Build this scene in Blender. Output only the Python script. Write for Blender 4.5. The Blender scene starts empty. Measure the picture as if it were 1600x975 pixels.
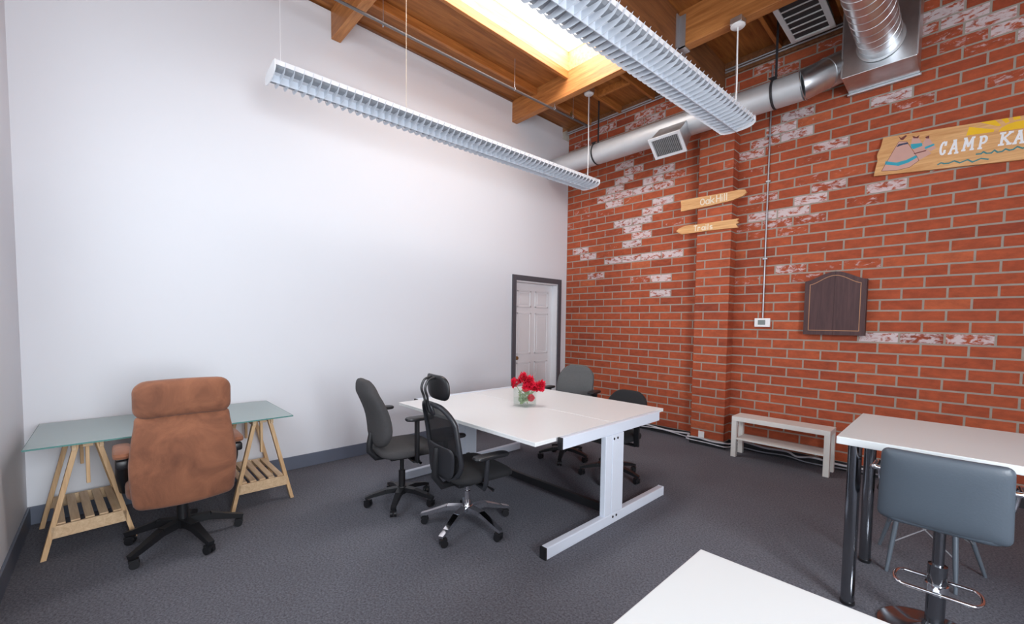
import bpy, bmesh, math, random
from mathutils import Vector, Matrix
random.seed(7)
PI = math.pi
SC = bpy.context.scene
COL = SC.collection

# ------------------------------------------------------------------ objects
def tag(o, label=None, cat=None, group=None, kind=None):
    if label: o['label'] = label
    if cat: o['category'] = cat
    if group: o['group'] = group
    if kind: o['kind'] = kind
    return o

def thing(name, label, cat, loc=(0, 0, 0), rz=0.0, group=None):
    o = bpy.data.objects.new(name, None)
    COL.objects.link(o)
    o.location = loc
    o.rotation_euler = (0, 0, rz)
    o.empty_display_size = .1
    return tag(o, label, cat, group)

def obj(name, bm, mat, parent=None, smooth=False, label=None, loc=None, rz=0.0):
    me = bpy.data.meshes.new(name)
    bmesh.ops.recalc_face_normals(bm, faces=bm.faces[:])
    bm.to_mesh(me)
    bm.free()
    mats = mat if isinstance(mat, (list, tuple)) else [mat]
    for m in mats: me.materials.append(m)
    if smooth:
        me.polygons.foreach_set('use_smooth', [True] * len(me.polygons))
        try: me.set_sharp_from_angle(angle=math.radians(42))
        except Exception: pass
    o = bpy.data.objects.new(name, me)
    COL.objects.link(o)
    if parent: o.parent = parent
    if loc is not None: o.location = loc
    if rz: o.rotation_euler = (0, 0, rz)
    if label: o['label'] = label
    return o

def struct(name, bm, mat, parent=None, smooth=False, label=None):
    o = obj(name, bm, mat, parent, smooth)
    if not parent: o['kind'] = 'structure'
    if label: o['label'] = label
    return o

def copy_tree(o, parent=None):
    c = o.copy()
    COL.objects.link(c)
    if parent: c.parent = parent
    for ch in list(o.children): copy_tree(ch, c)
    return c

# ------------------------------------------------------------------ mesh helpers
def B(): return bmesh.new()

def hexa(bm, pts, mi=0):
    v = [bm.verts.new(p) for p in pts]
    fs = []
    for q in ((0, 3, 2, 1), (4, 5, 6, 7), (0, 1, 5, 4), (1, 2, 6, 5), (2, 3, 7, 6), (3, 0, 4, 7)):
        f = bm.faces.new([v[i] for i in q]); f.material_index = mi; fs.append(f)
    return v, fs

def box(bm, x0, x1, y0, y1, z0, z1, bev=0.0, mi=0, seg=2):
    v, fs = hexa(bm, [(x0, y0, z0), (x1, y0, z0), (x1, y1, z0), (x0, y1, z0),
                      (x0, y0, z1), (x1, y0, z1), (x1, y1, z1), (x0, y1, z1)], mi)
    if bev > 0:
        es = list({e for f in fs for e in f.edges})
        bmesh.ops.bevel(bm, geom=es, offset=bev, segments=seg, affect='EDGES', profile=.5, material=mi)
    return bm

def bar(bm, p0, p1, w0, h0, w1=None, h1=None, up=(0, 0, 1), mi=0, bev=0.0):
    """a bar of rectangular section from p0 to p1; h along 'up', w across"""
    p0, p1 = Vector(p0), Vector(p1)
    w1 = w0 if w1 is None else w1
    h1 = h0 if h1 is None else h1
    d = (p1 - p0).normalized()
    s = d.cross(Vector(up))
    if s.length < 1e-5: s = d.cross(Vector((1, 0, 0)))
    s.normalize()
    u = s.cross(d).normalized()
    def ring(p, w, h): return [p - s * w / 2 - u * h / 2, p + s * w / 2 - u * h / 2, p + s * w / 2 + u * h / 2, p - s * w / 2 + u * h / 2]
    v, fs = hexa(bm, ring(p0, w0, h0) + ring(p1, w1, h1), mi)
    if bev > 0:
        es = list({e for f in fs for e in f.edges})
        bmesh.ops.bevel(bm, geom=es, offset=bev, segments=2, affect='EDGES', profile=.5, material=mi)
    return bm

def tube(bm, pts, r, n=12, closed=False, mi=0, flat=1.0, caps=True):
    pts = [Vector(p) for p in pts]
    m = len(pts)
    rs = r if isinstance(r, (list, tuple)) else [r] * m
    T = []
    for i in range(m):
        a = pts[(i - 1) % m] if (closed or i > 0) else pts[0]
        b = pts[(i + 1) % m] if (closed or i < m - 1) else pts[-1]
        t = b - a
        T.append(t.normalized() if t.length > 1e-9 else Vector((0, 0, 1)))
    ref = Vector((0, 0, 1)) if abs(T[0].z) < .9 else Vector((1, 0, 0))
    nrm = (ref - T[0] * ref.dot(T[0])).normalized()
    rings = []
    for i in range(m):
        nrm = (nrm - T[i] * nrm.dot(T[i]))
        nrm.normalize()
        bi = T[i].cross(nrm)
        rings.append([bm.verts.new(pts[i] + (nrm * math.cos(2 * PI * k / n) * flat + bi * math.sin(2 * PI * k / n)) * rs[i]) for k in range(n)])
    for i in range(m if closed else m - 1):
        A, C = rings[i], rings[(i + 1) % m]
        for k in range(n):
            f = bm.faces.new((A[k], A[(k + 1) % n], C[(k + 1) % n], C[k])); f.material_index = mi
    if caps and not closed:
        f = bm.faces.new(list(reversed(rings[0]))); f.material_index = mi
        f = bm.faces.new(rings[-1]); f.material_index = mi
    return bm

def lathe(bm, prof, n=24, c=(0, 0, 0), axis='z', mi=0):
    c = Vector(c)
    def P(r, h, a):
        x, y = r * math.cos(a), r * math.sin(a)
        return c + (Vector((x, y, h)) if axis == 'z' else Vector((h, x, y)) if axis == 'x' else Vector((x, h, y)))
    rings = []
    for r, h in prof:
        if r < 1e-6: rings.append([bm.verts.new(P(0, h, 0))])
        else: rings.append([bm.verts.new(P(r, h, 2 * PI * k / n)) for k in range(n)])
    for A, C in zip(rings, rings[1:]):
        for k in range(n):
            if len(A) == 1 and len(C) == 1: continue
            if len(A) == 1: vs = (A[0], C[k], C[(k + 1) % n])
            elif len(C) == 1: vs = (A[k], A[(k + 1) % n], C[0])
            else: vs = (A[k], A[(k + 1) % n], C[(k + 1) % n], C[k])
            f = bm.faces.new(vs); f.material_index = mi
    for R, rev in ((rings[0], True), (rings[-1], False)):
        if len(R) > 1:
            f = bm.faces.new(list(reversed(R)) if rev else R); f.material_index = mi
    return bm

def prism(bm, poly, place, d0, d1, mi=0):
    """extrude the 2-D outline poly; place(u, v, d) gives the 3-D point"""
    a = [bm.verts.new(place(u, v, d0)) for u, v in poly]
    b = [bm.verts.new(place(u, v, d1)) for u, v in poly]
    n = len(poly)
    f = bm.faces.new(a); f.material_index = mi
    f = bm.faces.new(list(reversed(b))); f.material_index = mi
    for i in range(n):
        f = bm.faces.new((a[i], b[i], b[(i + 1) % n], a[(i + 1) % n])); f.material_index = mi
    return bm

def pad(bm, w, h, t, R, place, n=3.0, N=18, tb=None, mi=0):
    """a soft slab w x h with corner radius R, rounded edges; place(u, v, s) bends it"""
    tb = t if tb is None else tb
    R = min(R, w / 2 - 1e-4, h / 2 - 1e-4)
    def pt(a, b):
        q = max(abs(a), abs(b))
        if q < 1e-9: return 0, 0, 0
        X, Y = a / q * w / 2, b / q * h / 2
        ax, ay = abs(X), abs(Y)
        k = 1.0
        cx, cy = w / 2 - R, h / 2 - R
        if ax > 1e-9 and ay > 1e-9:
            # ray (ax,ay)*k against the corner arc
            A_ = ax * ax + ay * ay; B_ = -2 * (ax * cx + ay * cy); C_ = cx * cx + cy * cy - R * R
            D = B_ * B_ - 4 * A_ * C_
            if D > 0:
                kk = (-B_ + math.sqrt(D)) / (2 * A_)
                if ax * kk > cx and ay * kk > cy: k = min(1.0, kk)
        return X * q * k, Y * q * k, q
    par = [math.sin(PI / 2 * (2 * i / N - 1)) for i in range(N + 1)]
    top, bot = {}, {}
    for i, a in enumerate(par):
        for j, b in enumerate(par):
            u, v, q = pt(a, b)
            pr = max(0.0, 1 - q ** n) ** (1 / n) if q < 1 - 1e-9 else 0.0
            top[i, j] = bm.verts.new(place(u, v, t / 2 * pr))
            edge = i in (0, N) or j in (0, N)
            bot[i, j] = top[i, j] if edge else bm.verts.new(place(u, v, -tb / 2 * pr))
    for i in range(N):
        for j in range(N):
            f = bm.faces.new((top[i, j], top[i + 1, j], top[i + 1, j + 1], top[i, j + 1])); f.material_index = mi
            f = bm.faces.new((bot[i, j], bot[i, j + 1], bot[i + 1, j + 1], bot[i + 1, j])); f.material_index = mi
    return bm

def strokes(bm, lines, w, place, d0, d1, mi=0):
    """painted strokes: every polyline is a run of little flat bars"""
    k = 0
    sgn = -1 if d0 < d1 else 1
    for ln in lines:
        for (x0, y0), (x1, y1) in zip(ln, ln[1:]):
            k += 1
            dx, dy = x1 - x0, y1 - y0
            L = math.hypot(dx, dy) or 1e-6
            dx, dy = dx / L, dy / L
            e = w * .32
            x0e, y0e, x1e, y1e = x0 - dx * e, y0 - dy * e, x1 + dx * e, y1 + dy * e
            px, py = -dy * w / 2, dx * w / 2
            prism(bm, [(x0e - px, y0e - py), (x1e - px, y1e - py), (x1e + px, y1e + py), (x0e + px, y0e + py)], place, d0 + sgn * .00006 * (k % 23), d1, mi)
    return bm

def smooth(pts, n=6):
    P = [Vector(p) for p in pts]; out = []
    for i in range(len(P) - 1):
        p0, p1, p2, p3 = P[max(0, i - 1)], P[i], P[i + 1], P[min(len(P) - 1, i + 2)]
        for s in range(n):
            u = s / n
            out.append(.5 * ((2 * p1) + (p2 - p0) * u + (2 * p0 - 5 * p1 + 4 * p2 - p3) * u * u + (3 * p1 - p0 - 3 * p2 + p3) * u ** 3))
    return out + [P[-1]]

def arc(cx, cy, rx, ry, a0, a1, n=10):
    return [(cx + rx * math.cos(math.radians(a0 + (a1 - a0) * i / n)), cy + ry * math.sin(math.radians(a0 + (a1 - a0) * i / n))) for i in range(n + 1)]

# ------------------------------------------------------------------ materials
def nodes(name):
    m = bpy.data.materials.new(name)
    m.use_nodes = True
    nt = m.node_tree
    return m, nt, nt.nodes['Principled BSDF'], nt.links

def simple(name, col, rough=.5, metal=0.0, var=.06, scale=9.0, bump=0.0, bscale=200.0, sheen=0.0, coat=0.0):
    m, nt, b, L = nodes(name)
    tc = nt.nodes.new('ShaderNodeTexCoord')
    nz = nt.nodes.new('ShaderNodeTexNoise'); nz.inputs['Scale'].default_value = scale; nz.inputs['Detail'].default_value = 4
    L.new(tc.outputs['Object'], nz.inputs['Vector'])
    mx = nt.nodes.new('ShaderNodeMix'); mx.data_type = 'RGBA'
    mx.inputs[6].default_value = (*[c * (1 - var) for c in col], 1)
    mx.inputs[7].default_value = (*[min(1, c * (1 + var)) for c in col], 1)
    L.new(nz.outputs['Fac'], mx.inputs['Factor'])
    L.new(mx.outputs[2], b.inputs['Base Color'])
    b.inputs['Roughness'].default_value = rough
    b.inputs['Metallic'].default_value = metal
    if sheen: b.inputs['Sheen Weight'].default_value = sheen
    if coat: b.inputs['Coat Weight'].default_value = coat
    if bump:
        n2 = nt.nodes.new('ShaderNodeTexNoise'); n2.inputs['Scale'].default_value = bscale; n2.inputs['Detail'].default_value = 3
        L.new(tc.outputs['Object'], n2.inputs['Vector'])
        bp = nt.nodes.new('ShaderNodeBump'); bp.inputs['Strength'].default_value = bump; bp.inputs['Distance'].default_value = .004
        L.new(n2.outputs['Fac'], bp.inputs['Height']); L.new(bp.outputs['Normal'], b.inputs['Normal'])
    return m

def wood(name, c0, c1, axis='x', rough=.55, scale=1.0, bump=.15, stretch=14.0):
    m, nt, b, L = nodes(name)
    tc = nt.nodes.new('ShaderNodeTexCoord')
    mp = nt.nodes.new('ShaderNodeMapping')
    s = [stretch * scale] * 3
    s['xyz'.index(axis)] = 1.1 * scale
    mp.inputs['Scale'].default_value = s
    L.new(tc.outputs['Object'], mp.inputs['Vector'])
    nz = nt.nodes.new('ShaderNodeTexNoise'); nz.inputs['Scale'].default_value = 2.2; nz.inputs['Detail'].default_value = 7; nz.inputs['Roughness'].default_value = .62
    nz.inputs['Distortion'].default_value = .6
    L.new(mp.outputs['Vector'], nz.inputs['Vector'])
    cr = nt.nodes.new('ShaderNodeValToRGB')
    cr.color_ramp.elements[0].position = .32; cr.color_ramp.elements[0].color = (*c0, 1)
    cr.color_ramp.elements[1].position = .68; cr.color_ramp.elements[1].color = (*c1, 1)
    L.new(nz.outputs['Fac'], cr.inputs['Fac'])
    L.new(cr.outputs['Color'], b.inputs['Base Color'])
    b.inputs['Roughness'].default_value = rough
    bp = nt.nodes.new('ShaderNodeBump'); bp.inputs['Strength'].default_value = bump; bp.inputs['Distance'].default_value = .002
    L.new(nz.outputs['Fac'], bp.inputs['Height']); L.new(bp.outputs['Normal'], b.inputs['Normal'])
    return m

def carpet_mat():
    m, nt, b, L = nodes('carpet')
    tc = nt.nodes.new('ShaderNodeTexCoord')
    n1 = nt.nodes.new('ShaderNodeTexNoise'); n1.inputs['Scale'].default_value = 85; n1.inputs['Detail'].default_value = 4; n1.inputs['Roughness'].default_value = .8
    n2 = nt.nodes.new('ShaderNodeTexNoise'); n2.inputs['Scale'].default_value = 1.6; n2.inputs['Detail'].default_value = 4
    L.new(tc.outputs['Object'], n1.inputs['Vector']); L.new(tc.outputs['Object'], n2.inputs['Vector'])
    cr = nt.nodes.new('ShaderNodeValToRGB')
    cr.color_ramp.elements[0].position = .35; cr.color_ramp.elements[0].color = (.058, .060, .075, 1)
    cr.color_ramp.elements[1].position = .68; cr.color_ramp.elements[1].color = (.204, .210, .246, 1)
    L.new(n1.outputs['Fac'], cr.inputs['Fac'])
    mx = nt.nodes.new('ShaderNodeMix'); mx.data_type = 'RGBA'; mx.blend_type = 'MULTIPLY'
    mx.inputs['Factor'].default_value = .5
    L.new(cr.outputs['Color'], mx.inputs[6])
    c2 = nt.nodes.new('ShaderNodeValToRGB')
    c2.color_ramp.elements[0].position = .3; c2.color_ramp.elements[0].color = (.72, .70, .70, 1)
    c2.color_ramp.elements[1].position = .7; c2.color_ramp.elements[1].color = (1, 1, 1, 1)
    L.new(n2.outputs['Fac'], c2.inputs['Fac']); L.new(c2.outputs['Color'], mx.inputs[7])
    L.new(mx.outputs[2], b.inputs['Base Color'])
    b.inputs['Roughness'].default_value = .95
    bp = nt.nodes.new('ShaderNodeBump'); bp.inputs['Strength'].default_value = .6; bp.inputs['Distance'].default_value = .006
    L.new(n1.outputs['Fac'], bp.inputs['Height']); L.new(bp.outputs['Normal'], b.inputs['Normal'])
    return m

def brick_mat():
    m, nt, b, L = nodes('old_red_brick')
    tc = nt.nodes.new('ShaderNodeTexCoord')
    tone = nt.nodes.new('ShaderNodeAttribute'); tone.attribute_name = 'tone'
    paint = nt.nodes.new('ShaderNodeAttribute'); paint.attribute_name = 'paint'
    cr = nt.nodes.new('ShaderNodeValToRGB')
    e = cr.color_ramp.elements
    e[0].position = 0; e[0].color = (.275, .048, .019, 1)
    e[1].position = 1; e[1].color = (.490, .110, .040, 1)
    k = e.new(.35); k.color = (.370, .067, .023, 1)
    k = e.new(.75); k.color = (.435, .086, .030, 1)
    L.new(tone.outputs['Fac'], cr.inputs['Fac'])
    n1 = nt.nodes.new('ShaderNodeTexNoise'); n1.inputs['Scale'].default_value = 9; n1.inputs['Detail'].default_value = 8; n1.inputs['Roughness'].default_value = .7
    mp = nt.nodes.new('ShaderNodeMapping'); mp.inputs['Scale'].default_value = (1, 1, 2.0)
    L.new(tc.outputs['Object'], mp.inputs['Vector']); L.new(mp.outputs['Vector'], n1.inputs['Vector'])
    mr = nt.nodes.new('ShaderNodeMapRange'); mr.inputs['From Min'].default_value = .3; mr.inputs['From Max'].default_value = .7
    mr.inputs['To Min'].default_value = .68; mr.inputs['To Max'].default_value = 1.22
    L.new(n1.outputs['Fac'], mr.inputs['Value'])
    mul = nt.nodes.new('ShaderNodeMix'); mul.data_type = 'RGBA'; mul.blend_type = 'MULTIPLY'; mul.inputs['Factor'].default_value = 1
    L.new(cr.outputs['Color'], mul.inputs[6]); L.new(mr.outputs['Result'], mul.inputs[7])
    # flaking whitewash left on some of the bricks
    n2 = nt.nodes.new('ShaderNodeTexNoise'); n2.inputs['Scale'].default_value = 13; n2.inputs['Detail'].default_value = 7; n2.inputs['Roughness'].default_value = .66; n2.inputs['Distortion'].default_value = .5
    L.new(mp.outputs['Vector'], n2.inputs['Vector'])
    sub = nt.nodes.new('ShaderNodeMath'); sub.operation = 'SUBTRACT'
    mp2 = nt.nodes.new('ShaderNodeMath'); mp2.operation = 'MULTIPLY'; mp2.inputs[1].default_value = .66
    L.new(paint.outputs['Fac'], mp2.inputs[0])
    L.new(mp2.outputs[0], sub.inputs[0]); L.new(n2.outputs['Fac'], sub.inputs[1])
    sm = nt.nodes.new('ShaderNodeMapRange'); sm.interpolation_type = 'SMOOTHSTEP'
    sm.inputs['From Min'].default_value = -.07; sm.inputs['From Max'].default_value = .07; sm.clamp = True
    L.new(sub.outputs[0], sm.inputs['Value'])
    lim = nt.nodes.new('ShaderNodeMath'); lim.operation = 'MULTIPLY'
    pm = nt.nodes.new('ShaderNodeMapRange'); pm.inputs['From Min'].default_value = .3; pm.inputs['From Max'].default_value = 1; pm.inputs['To Min'].default_value = .16; pm.inputs['To Max'].default_value = .92
    L.new(paint.outputs['Fac'], pm.inputs['Value'])
    L.new(sm.outputs['Result'], lim.inputs[0]); L.new(pm.outputs['Result'], lim.inputs[1])
    mx = nt.nodes.new('ShaderNodeMix'); mx.data_type = 'RGBA'
    L.new(lim.outputs[0], mx.inputs['Factor']); L.new(mul.outputs[2], mx.inputs[6])
    mx.inputs[7].default_value = (.74, .70, .72, 1)
    L.new(mx.outputs[2], b.inputs['Base Color'])
    b.inputs['Roughness'].default_value = .82
    n3 = nt.nodes.new('ShaderNodeTexNoise'); n3.inputs['Scale'].default_value = 70; n3.inputs['Detail'].default_value = 5
    L.new(tc.outputs['Object'], n3.inputs['Vector'])
    bp = nt.nodes.new('ShaderNodeBump'); bp.inputs['Strength'].default_value = .35; bp.inputs['Distance'].default_value = .004
    L.new(n3.outputs['Fac'], bp.inputs['Height']); L.new(bp.outputs['Normal'], b.inputs['Normal'])
    return m

def suede_mat():
    m, nt, b, L = nodes('brown_suede')
    tc = nt.nodes.new('ShaderNodeTexCoord')
    n1 = nt.nodes.new('ShaderNodeTexNoise'); n1.inputs['Scale'].default_value = 4.5; n1.inputs['Detail'].default_value = 6; n1.inputs['Roughness'].default_value = .62; n1.inputs['Distortion'].default_value = .9
    L.new(tc.outputs['Object'], n1.inputs['Vector'])
    cr = nt.nodes.new('ShaderNodeValToRGB')
    e = cr.color_ramp.elements
    e[0].position = .3; e[0].color = (.150, .056, .030, 1)
    e[1].position = .7; e[1].color = (.330, .130, .066, 1)
    L.new(n1.outputs['Fac'], cr.inputs['Fac']); L.new(cr.outputs['Color'], b.inputs['Base Color'])
    b.inputs['Roughness'].default_value = .9; b.inputs['Sheen Weight'].default_value = .12
    n2 = nt.nodes.new('ShaderNodeTexNoise'); n2.inputs['Scale'].default_value = 160
    L.new(tc.outputs['Object'], n2.inputs['Vector'])
    bp = nt.nodes.new('ShaderNodeBump'); bp.inputs['Strength'].default_value = .25; bp.inputs['Distance'].default_value = .003
    L.new(n2.outputs['Fac'], bp.inputs['Height']); L.new(bp.outputs['Normal'], b.inputs['Normal'])
    return m

def glass_mat(name, col, rough=0.0, mixc=None, mixf=0.0, ior=1.45):
    m, nt, b, L = nodes(name)
    b.inputs['Base Color'].default_value = (*col, 1)
    b.inputs['Transmission Weight'].default_value = 1.0
    b.inputs['Roughness'].default_value = rough
    b.inputs['IOR'].default_value = ior
    if mixc:
        d = nt.nodes.new('ShaderNodeBsdfPrincipled'); d.inputs['Base Color'].default_value = (*mixc, 1); d.inputs['Roughness'].default_value = .25
        mx = nt.nodes.new('ShaderNodeMixShader'); mx.inputs['Fac'].default_value = mixf
        L.new(b.outputs[0], mx.inputs[1]); L.new(d.outputs[0], mx.inputs[2])
        L.new(mx.outputs[0], nt.nodes['Material Output'].inputs['Surface'])
    return m

def thin_glass(name, tint, refl=.10):
    m, nt, b, L = nodes(name)
    tr = nt.nodes.new('ShaderNodeBsdfTransparent'); tr.inputs['Color'].default_value = (*tint, 1)
    gl = nt.nodes.new('ShaderNodeBsdfGlossy'); gl.inputs['Roughness'].default_value = .02
    lw = nt.nodes.new('ShaderNodeLayerWeight'); lw.inputs['Blend'].default_value = .35
    pw = nt.nodes.new('ShaderNodeMath'); pw.operation = 'POWER'; pw.inputs[1].default_value = 3.0
    fr = nt.nodes.new('ShaderNodeMath'); fr.operation = 'MULTIPLY_ADD'; fr.inputs[1].default_value = .5; fr.inputs[2].default_value = refl * .4
    L.new(lw.outputs['Facing'], pw.inputs[0]); L.new(pw.outputs[0], fr.inputs[0])
    mx = nt.nodes.new('ShaderNodeMixShader')
    L.new(fr.outputs[0], mx.inputs['Fac']); L.new(tr.outputs[0], mx.inputs[1]); L.new(gl.outputs[0], mx.inputs[2])
    L.new(mx.outputs[0], nt.nodes['Material Output'].inputs['Surface'])
    nt.nodes.remove(b)
    return m

def sheer_mat(name, col, alpha, rough=.6):
    """woven net: fine holes let the background through"""
    m, nt, b, L = nodes(name)
    tc = nt.nodes.new('ShaderNodeTexCoord')
    nz = nt.nodes.new('ShaderNodeTexNoise'); nz.inputs['Scale'].default_value = 60
    L.new(tc.outputs['Object'], nz.inputs['Vector'])
    mr = nt.nodes.new('ShaderNodeMapRange'); mr.inputs['To Min'].default_value = alpha - .08; mr.inputs['To Max'].default_value = alpha + .08
    L.new(nz.outputs['Fac'], mr.inputs['Value']); L.new(mr.outputs['Result'], b.inputs['Alpha'])
    b.inputs['Base Color'].default_value = (*col, 1); b.inputs['Roughness'].default_value = rough
    return m

def emit_mat(name, col, s):
    m, nt, b, L = nodes(name)
    b.inputs['Base Color'].default_value = (.9, .9, .9, 1)
    b.inputs['Emission Color'].default_value = (*col, 1)
    b.inputs['Emission Strength'].default_value = s
    return m

M = dict(
    wall=simple('white_wall_paint', (.755, .775, .82), .55, var=.012, scale=1.5, bump=.05, bscale=90),
    carpet=carpet_mat(), brick=brick_mat(), suede=suede_mat(),
    mortar=simple('grey_mortar', (.36, .305, .255), .9, var=.18, scale=14, bump=.4, bscale=120),
    slate=simple('slate_blue_trim_paint', (.125, .145, .195), .45, var=.05),
    casing=simple('dark_grey_trim_paint', (.085, .085, .100), .45, var=.05),
    doorw=simple('white_door_paint', (.78, .78, .80), .4, var=.01),
    rubber=simple('black_rubber_base', (.018, .018, .022), .6, var=.2),
    ply=wood('plywood_deck', (.215, .068, .013), (.430, .160, .036), 'y', .6, .8),
    joist=wood('fir_joist', (.30, .095, .019), (.54, .205, .050), 'y', .55),
    curb=wood('pale_fir_curb', (.42, .20, .08), (.64, .38, .19), 'y', .55),
    beam=wood('fir_beam', (.31, .105, .026), (.56, .235, .070), 'x', .5),
    girder=wood('dark_glulam', (.145, .055, .022), (.285, .115, .044), 'y', .55),
    pine=wood('pine', (.56, .335, .165), (.76, .52, .29), 'z', .5, 1.4),
    pinex=wood('pine_slats', (.58, .38, .215), (.76, .56, .35), 'x', .5, 1.4),
    cedar=wood('cedar_sign_board', (.60, .285, .100), (.80, .465, .200), 'x', .5, 1.2),
    birch=simple('whitewashed_birch', (.79, .77, .73), .45, var=.05, scale=16),
    mahog=wood('dark_mahogany', (.050, .020, .022), (.088, .038, .038), 'z', .6, 1.3, bump=.05),
    inlay=simple('tan_inlay', (.42, .20, .09), .4),
    galv=simple('galvanised_steel', (.62, .64, .66), .33, 1.0, var=.16, scale=16),
    galvd=simple('dull_galvanised_steel', (.66, .68, .70), .42, 1.0, var=.15, scale=12),
    duct=simple('matt_silver_duct', (.62, .64, .66), .5, .55, var=.08, scale=6),
    steel=simple('grey_conduit_steel', (.50, .51, .54), .4, .7, var=.08),
    refl=simple('grey_perforated_metal', (.30, .32, .35), .4),
    dpipe=simple('dark_pipe_steel', (.17, .165, .17), .35, .5, var=.1),
    chrome=simple('chrome', (.82, .83, .86), .09, 1.0, var=.02),
    dchrome=simple('dark_chrome', (.27, .28, .30), .16, 1.0, var=.03),
    desk=simple('white_laminate', (.80, .81, .81), .32, var=.008),
    deskm=simple('pale_blue_white_metal', (.70, .75, .84), .35, var=.01),
    desk2=simple('cool_white_laminate', (.67, .70, .705), .32, var=.008),
    edge=simple('white_laminate_edge', (.82, .83, .85), .35, var=.01),
    grey=simple('grey_chair_fabric', (.050, .048, .050), .92, var=.16, scale=60, bump=.3, bscale=260),
    lgrey=simple('mid_grey_chair_fabric', (.088, .089, .091), .92, var=.12, scale=60, bump=.3, bscale=260),
    black=simple('black_plastic', (.010, .010, .012), .42, var=.1),
    blackf=simple('black_chair_fabric', (.011, .011, .013), .9, var=.15, scale=60, bump=.3, bscale=260),
    charc=simple('charcoal_plastic', (.022, .023, .028), .4, var=.1),
    leather=simple('blue_grey_leather', (.072, .090, .112), .42, var=.07, scale=5, bump=.12, bscale=130),
    white=simple('white_enamel', (.82, .83, .86), .4, var=.01),
    louv=simple('pale_white_louvre_metal', (.62, .66, .72), .35, var=.015),
    plast=simple('white_plastic', (.84, .84, .84), .35, var=.01),
    lcd=simple('grey_lcd', (.20, .23, .22), .25),
    brass=simple('aged_brass', (.36, .25, .10), .3, .9),
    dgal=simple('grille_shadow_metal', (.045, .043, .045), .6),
    petal=simple('red_petals', (.70, .010, .045), .6, var=.3, scale=40),
    leaf=simple('soft_green_leaves', (.33, .43, .24), .6, var=.3, scale=30),
    stem=simple('green_stems', (.24, .36, .12), .5, var=.2, scale=30),
    gtop=glass_mat('frosted_green_glass', (.70, .86, .84), .28, (.52, .66, .65), .50),
    gedge=simple('green_glass_edge', (.10, .26, .24), .2),
    vase=thin_glass('clear_vase_glass', (.955, .975, .968)),
    water=thin_glass('vase_water', (.97, .985, .975)),
    mesh=sheer_mat('black_chair_mesh', (.014, .014, .017), .70),
    slegs=simple('blue_grey_painted_metal', (.13, .155, .185), .35, .2),
    pane=emit_mat('skylit_acrylic', (1.0, .985, .96), 5.0),
    ink=simple('white_sign_paint', (.86, .86, .88), .6),
    cream=simple('cream_sign_paint', (.80, .72, .58), .6),
    pink=simple('pink_sign_paint', (.62, .36, .30), .7, var=.1),
    teal=simple('turquoise_sign_paint', (.035, .36, .46), .6),
    navy=simple('navy_sign_paint', (.045, .05, .10), .6),
    maroon=simple('maroon_sign_paint', (.16, .035, .03), .6),
    sun=simple('yellow_sign_paint', (.88, .52, .008), .6),
    wave=simple('sea_green_sign_paint', (.06, .22, .23), .6),
    cable=simple('white_cable_jacket', (.58, .58, .62), .45, var=.05),
    cableg=simple('grey_cable_jacket', (.20, .20, .23), .45, var=.05),
)

# ------------------------------------------------------------------ room shell
XR, YL, ZC = 6.9, -5.74, 4.51      # right wall, left wall, underside of the deck
bm = B(); box(bm, -.3, XR + .2, YL - .2, .3, -.12, 0)
struct('floor', bm, M['carpet'], label='dark grey speckled carpet')

# long white wall with the doorway
DY0, DY1, DZ = -1.112, -.205, 2.06
bm = B()
box(bm, -.16, 0, YL - .2, DY0, 0, 4.49)
box(bm, -.16, 0, DY1, .3, 0, 4.32)
box(bm, -.16, 0, DY0, DY1, DZ, 4.49)
box(bm, -.16, 0, DY1, -.15, 4.32, 4.49)
struct('wall_left', bm, M['wall'], label='tall plain white wall')
bm = B(); box(bm, -.5, -.16, -1.3, 0, 0, 2.3)
struct('wall_behind_door', bm, M['wall'])

# near wall (partly seen at the left edge) with two unseen windows added for fill light
WX0, WX1, WZ0, WZ1 = .95, 2.75, 1.25, 3.55
VX0, VX1 = 2.95, 5.2
bm = B()
box(bm, -.3, WX0, YL - .2, YL, 0, 4.6)
box(bm, WX1, VX0, YL - .2, YL, 0, 4.6)
box(bm, VX1, XR + .2, YL - .2, YL, 0, 4.6)
box(bm, VX0, VX1, YL - .2, YL, 0, WZ0); box(bm, VX0, VX1, YL - .2, YL, WZ1, 4.6)
box(bm, WX0, WX1, YL - .2, YL, 0, WZ0)
box(bm, WX0, WX1, YL - .2, YL, WZ1, 4.6)
struct('wall_near', bm, M['wall'])
def added_window_frame(name, axis, a0, a1, z0, z1, c0, c1, nv, nh):  # frames for the unseen windows added around the fill lights
    bm = B()
    def bx(u0, u1, w0, w1):
        if axis == 'x': box(bm, u0, u1, c0, c1, w0, w1)
        else: box(bm, c0, c1, u0, u1, w0, w1)
    t = .05
    bx(a0, a0 + t, z0, z1); bx(a1 - t, a1, z0, z1); bx(a0 + t, a1 - t, z0, z0 + t); bx(a0 + t, a1 - t, z1 - t, z1)
    for i in range(1, nv):
        u = a0 + (a1 - a0) * i / nv; bx(u - .015, u + .015, z0 + t, z1 - t)
    for i in range(1, nh):
        z = z0 + (z1 - z0) * i / nh; bx(a0 + t, a1 - t, z - .013, z + .013)
    return struct(name, bm, M['casing'])
added_window_frame('added_window_1', 'x', WX0, WX1, WZ0, WZ1, YL - .14, YL - .08, 2, 2)  # unseen window, added so that light comes from the left

added_window_frame('added_window_4', 'x', VX0, VX1, WZ0, WZ1, YL - .14, YL - .08, 3, 2)  # unseen window, added for frontal fill from behind the camera
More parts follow.
